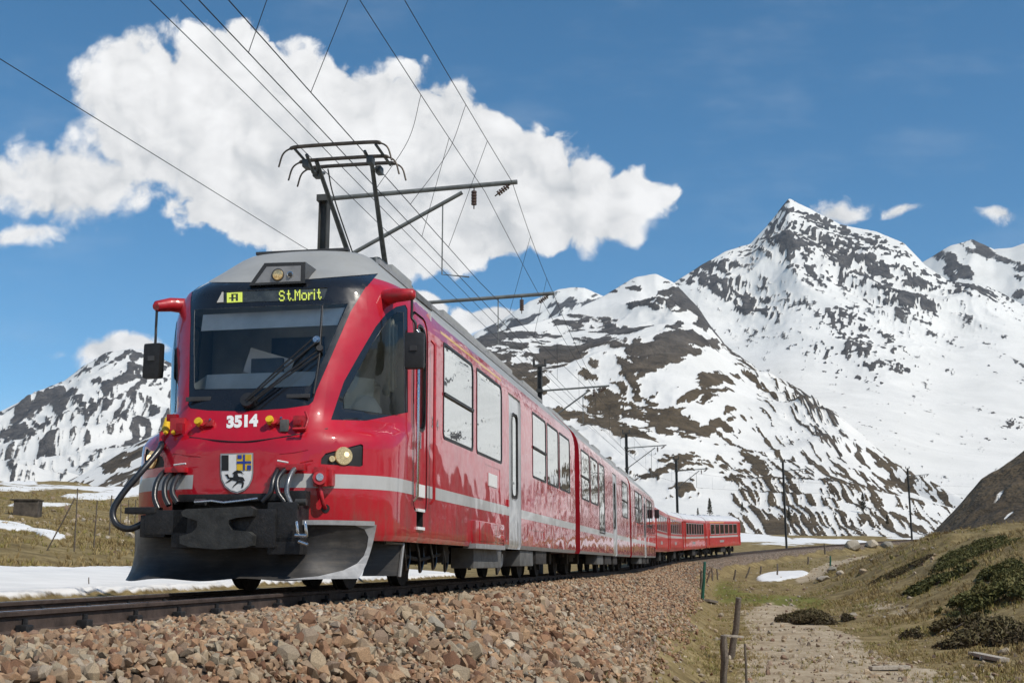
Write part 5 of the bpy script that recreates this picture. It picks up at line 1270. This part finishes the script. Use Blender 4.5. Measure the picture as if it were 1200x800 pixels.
wire('overhead_wire', [world_at(-160, -30, -1.5), world_at(352, 287.5, 9.5), trk(30, -2.6, 6.9), trk(64, -2.3, 6.9)], 'single feeder wire crossing the sky on the meadow side', .0055, .0)
def dropper(a, b, bow=0., name='dropper_wire', lab='short dropper wire linking messenger and contact wire'):
    m = (a+b)/2+Vector((bow, 0, 0)); o = tube(name, spline([a, m, b], 6),   .0042, 'wire', None, 5); tag(o, lab, 'wire', 'dropper wires')
def msg(k, s):
    t = (s+9.5)/19.5; sg = (.12, .1)[k]*4*t*(1-t)
    return trk(s, *((.62-.27*t, 6.75+.10*t-sg) if k == 0 else (.95-.10*t, 6.85+.15*t-sg)))
def con(k, s): return trk(s, (-.02, .24)[k], 5.2)
for k, s, s2, bow, lab in ((0, -.2, -.1, 0, 'short slanting dropper meeting the contact wire ahead of the pantograph'), (1, .9, 1.0, 0, 'straight hanging dropper meeting the second contact wire ahead of the pantograph'),
        (0, 5.0, 4.4, .13, 'bowed jumper wire hanging from the messenger down across the bracket'), (1, 5.9, 5.2, .13, 'bowed jumper wire from the upper messenger, next to the other bowed one'), (0, 6.9, 6.9, 0, 'straight dropper crossing the bracket strut'), (1, 7.6, 7.6, 0, 'vertical dropper just on the mast side of the insulators')):
    dropper(msg(k, s), con(k, s2), bow, lab=lab)
dropper(trk(13, .70, 6.8), trk(13, .27, 5.24), lab='dropper hanging between the two bracket arms'); dropper(trk(16, .60, 6.64), trk(16, .29, 5.28), lab='dropper hanging close to the second bracket arm')
for s in list(np.arange(22, 44, 5.))+list(np.arange(50, 100, 8.)): dropper(trk(s, 0, 6.22), trk(s, 0, 5.2), lab='short dropper between messenger and contact wire above the following cars')
# ------------------------------------------------------------------ grass, bushes, stones
def grass_mat():
    m, t, b, out = newmat('grass_blades')
    r = t.attr('rnd')
    c = t.ramp(r, [(0, (.13, .085, .035)), (.3, (.27, .20, .085)), (.55, (.38, .29, .14)), (.75, (.24, .21, .06)), (.9, (.16, .16, .04)), (1, (.48, .40, .22))])
    t.put(b.inputs['Base Color'], c); b.inputs['Roughness'].default_value = .8; b.inputs['Specular IOR Level'].default_value = .2
grass_mat()
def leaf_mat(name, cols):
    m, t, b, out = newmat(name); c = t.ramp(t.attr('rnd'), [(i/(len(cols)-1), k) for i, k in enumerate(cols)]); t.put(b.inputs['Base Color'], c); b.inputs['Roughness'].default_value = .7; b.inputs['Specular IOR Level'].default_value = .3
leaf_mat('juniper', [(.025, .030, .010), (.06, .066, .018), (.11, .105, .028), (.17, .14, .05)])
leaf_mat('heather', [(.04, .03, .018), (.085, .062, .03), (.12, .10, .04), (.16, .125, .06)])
leaf_mat('larch', [(.03, .026, .018), (.055, .05, .028), (.08, .065, .04)])
def tuft(seed, n=7, spread=.5, h=1.):
    g = np.random.default_rng(seed); V, F = [], []
    for k in range(n):
        a = g.uniform(0, 6.28); d = np.array([math.cos(a), math.sin(a)]); b = g.uniform(0, .25)*d; lean = g.uniform(.15, spread); hh = h*g.uniform(.5, 1); w = .055; q = np.array([-d[1], d[0]])*w
        i = len(V); V += [(*(b+q), 0), (*(b-q), 0), (*(b+d*lean*.5+q*.5), hh*.65), (*(b+d*lean), hh*.95)]; F += [(i, i+1, i+2), (i+1, i+3, i+2)]
    return np.array(V), np.array(F)
TUFTS = [tuft(i) for i in range(8)]
def scatter_up(name, pos, size, shapes, mat, g, rnd=None, parent=None, sq=1.):
    idx = g.integers(0, len(shapes), len(pos)); a = g.uniform(0, 6.28, len(pos)); rnd = g.random(len(pos)) if rnd is None else rnd; Vs, Fs, A = [], [], []; base = 0
    for k, (sv, sf) in enumerate(shapes):
        q = np.where(idx == k)[0]
        if not len(q): continue
        ca, sa = np.cos(a[q])[:, None], np.sin(a[q])[:, None]
        v = np.stack([sv[None, :, 0]*ca-sv[None, :, 1]*sa, sv[None, :, 0]*sa+sv[None, :, 1]*ca, np.broadcast_to(sv[None, :, 2]*sq, (len(q), len(sv)))], -1)*size[q][:, None, None]+pos[q][:, None, :]
        Vs.append(v.reshape(-1, 3)); Fs.append((sf[None]+(np.arange(len(q))*len(sv))[:, None, None]+base).reshape(-1, 3)); base += v.shape[0]*v.shape[1]; A.append(np.repeat(rnd[q], len(sv)))
    o = obj_np(name, np.concatenate(Vs), np.concatenate(Fs), mat, parent, None, {'rnd': np.concatenate(A)}); return o
def polar(g, n, r0, r1, a0, a1, p=1.):
    r = r0*(r1/r0)**(g.random(n)**p); a = np.radians(g.uniform(a0, a1, n))-YAW; return CAM.x+np.sin(a)*r, CAM.y+np.cos(a)*r, r
def pathmask(X, Y, S, D):
    pathd = np.interp(S, [-30, 0, 20, 35, 45, 60, 80, 110, 150], [6.4, 6.2, 6.0, 5.9, 6.8, 8.8, 9.5, 8.2, 6.5]); pw = np.interp(S, [0, 15, 35, 60, 80, 150], [1.9, 1.7, 1.0, .5, 1.3, 1.3])
    return np.where(D > 0, 1-sstep(pw*.5, pw*1.1, np.abs(D-pathd+1.2*(fbm(X/8, Y/8, 3, 41)-.5))), 0)
def build_cover():
    g = np.random.default_rng(21)
    X, Y, r = polar(g, 60000, 9, 110, 4, 26, .8); Z, S, D, _, _ = gz(X, Y, True)
    clump = fbm(X/1.6, Y/1.6, 4, 61); ok = (D > 2.9) & (g.random(len(X)) < np.clip((clump-.36)*4, .06, 1)*(1-.93*pathmask(X, Y, S, D))*sstep(2.8, 4.4, D))
    px, py = np_proj(np.stack([X, Y, Z], -1)); ok &= ~((np.abs(px-912) < 36) & (np.abs(py-676) < 9))
    X, Y, Z, r, D, clump = (q[ok] for q in (X, Y, Z, r, D, clump)); rn = np.clip(.15+.62*g.random(len(X))+.9*(fbm(X/5, Y/5, 3, 66)-.5)+.22*(1-sstep(7, 11, D)), 0, .98)
    tag(scatter_up('tussock_grass', np.stack([X, Y, Z-.01], -1), np.clip(.035+.075*g.random(len(X))*(.3+1.5*clump)*(.6+.7*sstep(7, 11, D)), .03, .2)*(1+r/90), TUFTS, 'grass_blades', g, rn), 'dry straw-coloured and olive grass on the bank and hollow', 'grass', kind='stuff')
    X, Y, r = polar(g, 26000, 14, 120, -26, 2, .8); Z, S, D, _, _ = gz(X, Y, True)
    clump = fbm(X/2.6, Y/2.6, 4, 62); ok = (D < -8.6) & (g.random(len(X)) < np.clip((clump-.34)*3.5, .05, 1))
    X, Y, Z, r, clump = (q[ok] for q in (X, Y, Z, r, clump)); rn = np.clip(.1+.7*g.random(len(X))+.7*(fbm(X/7, Y/7, 3, 67)-.5), 0, .8)
    tag(scatter_up('meadow_grass', np.stack([X, Y, Z-.01], -1), .07+.10*g.random(len(X))+r*.0012, TUFTS, 'grass_blades', g, rn), 'short brown winter grass on the meadow behind the train', 'grass', kind='stuff')
    # loose stones in the hollow, on the path and over the hillside
    X, Y, r = polar(g, 9000, 9, 120, 3, 26, .8); Z, S, D, _, _ = gz(X, Y, True); pm = pathmask(X, Y, S, D); c = fbm(X/3, Y/3, 3, 71)
    ok = (D > 3.2) & (g.random(len(X)) < .10+.45*pm+.5*sstep(.55, .7, c)); X, Y, Z, r, D = (q[ok] for q in (X, Y, Z, r, D))
    sz = (.02+.05*g.random(len(X))**2.5)*(1+r/60)
    tag(scatter_mesh('loose_stones', np.stack([X, Y, Z+sz*.2], -1), sz, SHAPES, 'stone', GROUND, g, rnd=.55+.45*g.random(len(X))), kind='stuff')
    X, Y, r = polar(g, 2600, 16, 120, -26, -3, .8); Z, S, D, _, _ = gz(X, Y, True); ok = (D < -9.6) & (fbm(X/5, Y/5, 3, 75) > .5); X, Y, Z, r = (q[ok] for q in (X, Y, Z, r)); sz = (.03+.12*g.random(len(X))**3)*(1+r/80)
    tag(scatter_mesh('meadow_stones', np.stack([X, Y, Z+sz*.1], -1), sz, SHAPES, 'stone', GROUND, g, rnd=.6+.4*g.random(len(X))), kind='stuff')
build_cover()
def bush(name, label, cat, c, rx, ry, h, n, mat, seed, group=None, leaf=.05):
    g = np.random.default_rng(seed); root = empty(name, c, label, cat, group)
    a = g.uniform(0, 6.28, n); q = np.sqrt(g.random(n)); x = q*np.cos(a)*rx*(1+.25*np.sin(3*a+seed)); y = q*np.sin(a)*ry
    lump = fbm((x+c.x)/.7, (y+c.y)/.7, 3, seed); keep = fbm((x+c.x)/.55, (y+c.y)/.9, 4, seed+3)+.30*(1-q) > .56; x, y, q, lump = x[keep], y[keep], q[keep], lump[keep]; n = len(x)
    z0 = gz(c.x+x, c.y+y)-c.z; z = z0+h*np.sqrt(np.clip(1-q*q, 0, 1))*(.35+1.1*lump)*g.uniform(.25, 1, n)**.5
    sh = []
    for k in range(5):
        gg = np.random.default_rng(seed+k); V = gg.normal(size=(9, 3))*.6; F = np.arange(9).reshape(3, 3); sh.append((V, F))
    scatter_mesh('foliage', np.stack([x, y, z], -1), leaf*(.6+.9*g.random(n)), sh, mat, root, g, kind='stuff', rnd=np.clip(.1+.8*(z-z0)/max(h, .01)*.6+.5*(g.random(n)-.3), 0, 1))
    bm = bmesh.new()
    for k in range(9):
        a = g.uniform(0, 6.28); d = Vector((math.cos(a)*rx*.7, math.sin(a)*ry*.7, 0)); zz = float(gz(np.array([c.x+d.x]), np.array([c.y+d.y]))[0])-c.z
        b_tube(bm, [(0, 0, -.03), d*.5+Vector((0, 0, zz*.5+h*.4)), d+Vector((0, 0, zz+h*.35))], [.02, .014, .006], 5)
    tag(obj_bm('branches', bm, 'wood_grey', root), kind='stuff'); return root
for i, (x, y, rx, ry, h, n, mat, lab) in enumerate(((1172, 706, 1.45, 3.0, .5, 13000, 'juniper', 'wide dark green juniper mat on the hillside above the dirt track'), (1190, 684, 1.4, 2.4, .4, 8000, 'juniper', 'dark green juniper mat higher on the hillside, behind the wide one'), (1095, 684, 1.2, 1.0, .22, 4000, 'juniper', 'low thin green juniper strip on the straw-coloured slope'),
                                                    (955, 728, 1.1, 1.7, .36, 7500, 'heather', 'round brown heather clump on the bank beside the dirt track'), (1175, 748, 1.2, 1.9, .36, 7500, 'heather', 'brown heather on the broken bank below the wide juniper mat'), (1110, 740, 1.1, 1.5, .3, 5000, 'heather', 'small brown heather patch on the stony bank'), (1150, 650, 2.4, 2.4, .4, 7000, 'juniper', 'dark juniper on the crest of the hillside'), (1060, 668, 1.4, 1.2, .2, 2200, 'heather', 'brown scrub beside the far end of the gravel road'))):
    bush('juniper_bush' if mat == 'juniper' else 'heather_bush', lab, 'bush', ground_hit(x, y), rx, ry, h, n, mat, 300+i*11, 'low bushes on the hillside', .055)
def boulder(x, y, wpx, label, seed, flat=.7):
    p = ground_hit(x, y); d = (p-CAM).length; r = wpx/FPX*d/2; V, F = rock_shape(seed, 34, flat, .16)
    o = obj_np('boulder', V*r, F, 'stone', None, None, {'rnd': np.full(len(V), (.74, .97, .94, 1., .62)[seed % 5])}); o.location = p+Vector((0, 0, r*.25)); o.rotation_euler = (0, 0, seed); tag(o, label, 'rock', 'boulders in the hollow'); return o
for x, y, w, lab, sd in ((965, 680, 17, 'squarish grey boulder beside the small snow patch', 401), (985, 673, 11, 'pale boulder beyond the squarish one', 402), (975, 669, 14, 'low grey boulder just above the small snow patch', 403), (1012, 671, 12, 'dark boulder at the edge of the gravel road', 404), (1177, 766, 15, 'white-topped stone low on the broken bank', 405),
                         (1000, 642, 22, 'dark rubble block beside the line', 406), (1022, 640, 18, 'second dark rubble block beside the line', 407), (1040, 641, 16, 'flat dark rubble block at the end of the pile', 408), (820, 714, 8, 'pale stone at the foot of the green post', 409), (845, 722, 9, 'reddish stone half way down the bank', 410), (1000, 722, 10, 'pale stone on the dirt beside the heather clump', 411), (960, 770, 9, 'dark stone lying on the dirt track', 412)): boulder(x, y, w, lab, sd)
# ------------------------------------------------------------------ posts and boards
def post(x0, y0, x1, y1, wpx, mat, label, name='fence_post', cat='post', group='fence posts in the hollow', cap=False):
    b = ground_hit(x0, y0); d = (b-CAM).dot(FWD); top = CAM+ray(x1, y1)*d; r = wpx/FPX*d/2
    bm = bmesh.new(); m = (b+top)/2+Vector((r*.3, 0, 0)); n = 9
    b_tube(bm, [b-(top-b)*.12, b+(top-b)*.3, m, b+(top-b)*.8, top], [r*1.05, r, r*.95, r*.95, r*.82], n)
    for v in bm.verts: v.co += Vector((random.uniform(-1, 1), random.uniform(-1, 1), 0))*r*.12
    o = obj_bm(name, bm, mat, None, 40); return tag(o, label, cat, group)
post(857, 772, 866, 700, 8, 'wood_grey', 'thick weathered wooden fence post leaning beside the dirt track')
post(848, 806, 848, 744, 9, 'wood_grey', 'short upright wooden post next to the leaning one')
post(875, 806, 873, 754, 3, 'wood_grey', 'thin crooked stick standing in front of the dirt track')
post(823, 703, 826, 658, 3.6, 'green_paint', 'green painted post at the top of the bank')
post(821, 690, 822, 668, 3, 'wood_grey', 'old wooden post close against the green post')
post(828, 683, 832, 668, 2, 'wood_grey', 'thin leaning picket beside the green post')
for x, y, x1, y1, lab in ((835, 680, 834, 665, 'upright picket on the bank, first after the green post'), (841, 679, 840, 666, 'upright picket on the bank, second after the green post'), (860, 679, 862, 667, 'leaning picket on the bank below the coaches'), (874, 677, 879, 664, 'strongly leaning picket on the bank below the last coach'), (891, 672, 892, 663, 'picket on the bank just past the last coach'), (911, 675, 911, 660, 'thin picket behind the small snow patch'), (947, 661, 947, 652, 'small picket near the line'), (967, 650, 966, 637, 'post beside the curving line'), (973, 663, 973, 651, 'green stake in the grass')):
    post(x, y, x1, y1, 2, 'green_paint' if 'green stake' in lab else 'wood_grey', lab)
for x, y, x1, y1, lab in ((87, 646, 91, 572, 'tall thin pole standing in the meadow, braced by a leaning one'), (55, 645, 88, 583, 'long pole leaning against the tall one in the meadow'), (110, 641, 114, 586, 'thin pole in the meadow next to the braced one'), (128, 627, 131, 580, 'darker pole in the meadow, closer to the train')):
    post(x, y, x1, y1, 1.7, 'wood_grey', lab, 'snow_pole', 'pole', 'poles in the meadow')
post(104, 693, 104, 676, 1.3, 'wood_grey', 'short stake in the snow beside the rails', 'snow_pole', 'pole', 'poles in the meadow')
for x in (141, 150, 158, 165):
    post(x, 615+(x % 3), x+1, 585, 1.2, 'wood_grey', 'slender fence stake in the meadow beside the front of the train', 'snow_pole', 'pole', 'stakes beside the train front')
def board(x0, y0, x1, y1, wpx, mat, label):
    a, b = ground_hit(x0, y0), ground_hit(x1, y1); d = (a-CAM).length; t = wpx/FPX*d; m = (a+b)/2+Vector((0, 0, t*.6)); L = (b-a).length; q = (b-a).to_track_quat('X', 'Z').to_matrix()
    o = box('board', m, (L, t*2.5, t), mat, None, q, t*.15); tag(o, label, 'board', 'boards lying about')
board(1020, 785, 1065, 784, 4, 'wood_pale', 'pale plank lying flat on the dirt'); board(1140, 768, 1178, 776, 4, 'wood_pale', 'second pale board lying at the foot of the broken bank'); board(828, 705, 838, 707, 3, 'wood_grey', 'short board at the foot of the green post')
a = ground_hit(846, 770); o = box('board', Vector((0, 0, 0)), (.3, .025, .035), 'wood_pale', None, None, .008); d = (ground_hit(848, 806)-CAM).dot(FWD); o.location = CAM+ray(860, 745)*d; o.rotation_euler = (0, .08, .15); tag(o, 'pale crosspiece nailed to the short upright post', 'board', 'boards lying about')
# small stone hut in the meadow
def hut():
    p = ground_hit(32, 604); d = (p-CAM).dot(FWD); s = d/FPX; root = empty('stone_hut', p, 'low dark stone shelter half sunk in the meadow', 'hut')
    simple('dark_stone', (.085, .07, .055), .9, 0, .4, 3, .5, 12)
    bm = bmesh.new(); b_box(bm, (0, 0, s*4), (s*28, s*18, s*27), Matrix.Rotation(.25, 3, 'Z'), s*.8); obj_bm('wall', bm, 'dark_stone', root)
    bm = bmesh.new(); b_box(bm, (-s*2, 0, s*18.2), (s*33, s*22, s*1.6), Matrix.Rotation(.25, 3, 'Z'), s*.3); obj_bm('roof', bm, 'dark_stone', root)
hut()
# ------------------------------------------------------------------ larches on the slope
MB = BVHTree.FromObject(bpy.data.objects['mountain_shoulder'], bpy.context.evaluated_depsgraph_get())
def larch(x, y, hpx, label, seed):
    h = MB.ray_cast(CAM, ray(x, y).normalized()); p = h[0] if h[0] is not None else ground_hit(x, y)
    d = (p-CAM).dot(FWD); H = min(14, hpx/FPX*d); g = np.random.default_rng(seed); root = empty('larch_tree', p, label, 'tree', 'larches on the slope')
    tube('trunk', [(0, 0, -1), (.05*H*.1, 0, H*.5), (0, 0, H)], [H*.028, H*.018, H*.004], 'wood_grey', root, 6)
    n = 420; zz = g.uniform(.12, 1, n); a = g.uniform(0, 6.28, n); rad = H*.21*(1-zz)**.8*np.sqrt(g.random(n)); sh = []
    for k in range(4): sh.append((np.random.default_rng(seed+k).normal(size=(9, 3))*np.array([.8, .8, .25]), np.arange(9).reshape(3, 3)))
    scatter_mesh('crown', np.stack([rad*np.cos(a), rad*np.sin(a), zz*H], -1), np.full(n, H*.035), sh, 'larch', root, g, kind='stuff')
for x, y, hp, lab in ((832, 604, 20, 'tall bare larch above the roof of the last coach'), (818, 606, 11, 'bushy small larch beside the tall one'), (925, 612, 18, 'larch on the snow behind the lone mast'), (1135, 558, 16, 'larch on the crest of the grassy spur'), (1012, 600, 22, 'dark larch at the foot of the mountain'), (1040, 615, 12, 'small larch in the valley mouth'), (870, 600, 12, 'small larch on the streaked slope')):
    larch(x, y, hp, lab, int(x))

# ------------------------------------------------------------------ thin mountain air
def build_haze():
    m = bpy.data.materials.new('haze'); m.use_nodes = True; m.node_tree.nodes.clear(); t = NT(m.node_tree)
    out = t.add('ShaderNodeOutputMaterial'); v = t.add('ShaderNodeVolumePrincipled'); v.inputs['Density'].default_value = HAZE; v.inputs['Color'].default_value = (.74, .86, 1, 1); v.inputs['Anisotropy'].default_value = .2
    t.l.new(v.outputs[0], out.inputs['Volume'])
    lo, hi = np.array([1e9]*3), np.array([-1e9]*3)
    for o in SC.objects:
        if o.type == 'MESH' and o.parent is None:
            c = np.array([o.matrix_world @ Vector(q) for q in o.bound_box]); lo = np.minimum(lo, c.min(0)); hi = np.maximum(hi, c.max(0))
    o = box('haze', tuple((lo+hi)/2+np.array([0, 0, 10])), tuple(hi-lo+np.array([400, 400, 40])), m); tag(o, kind='stuff')
HAZE = 2.0e-5
build_haze()
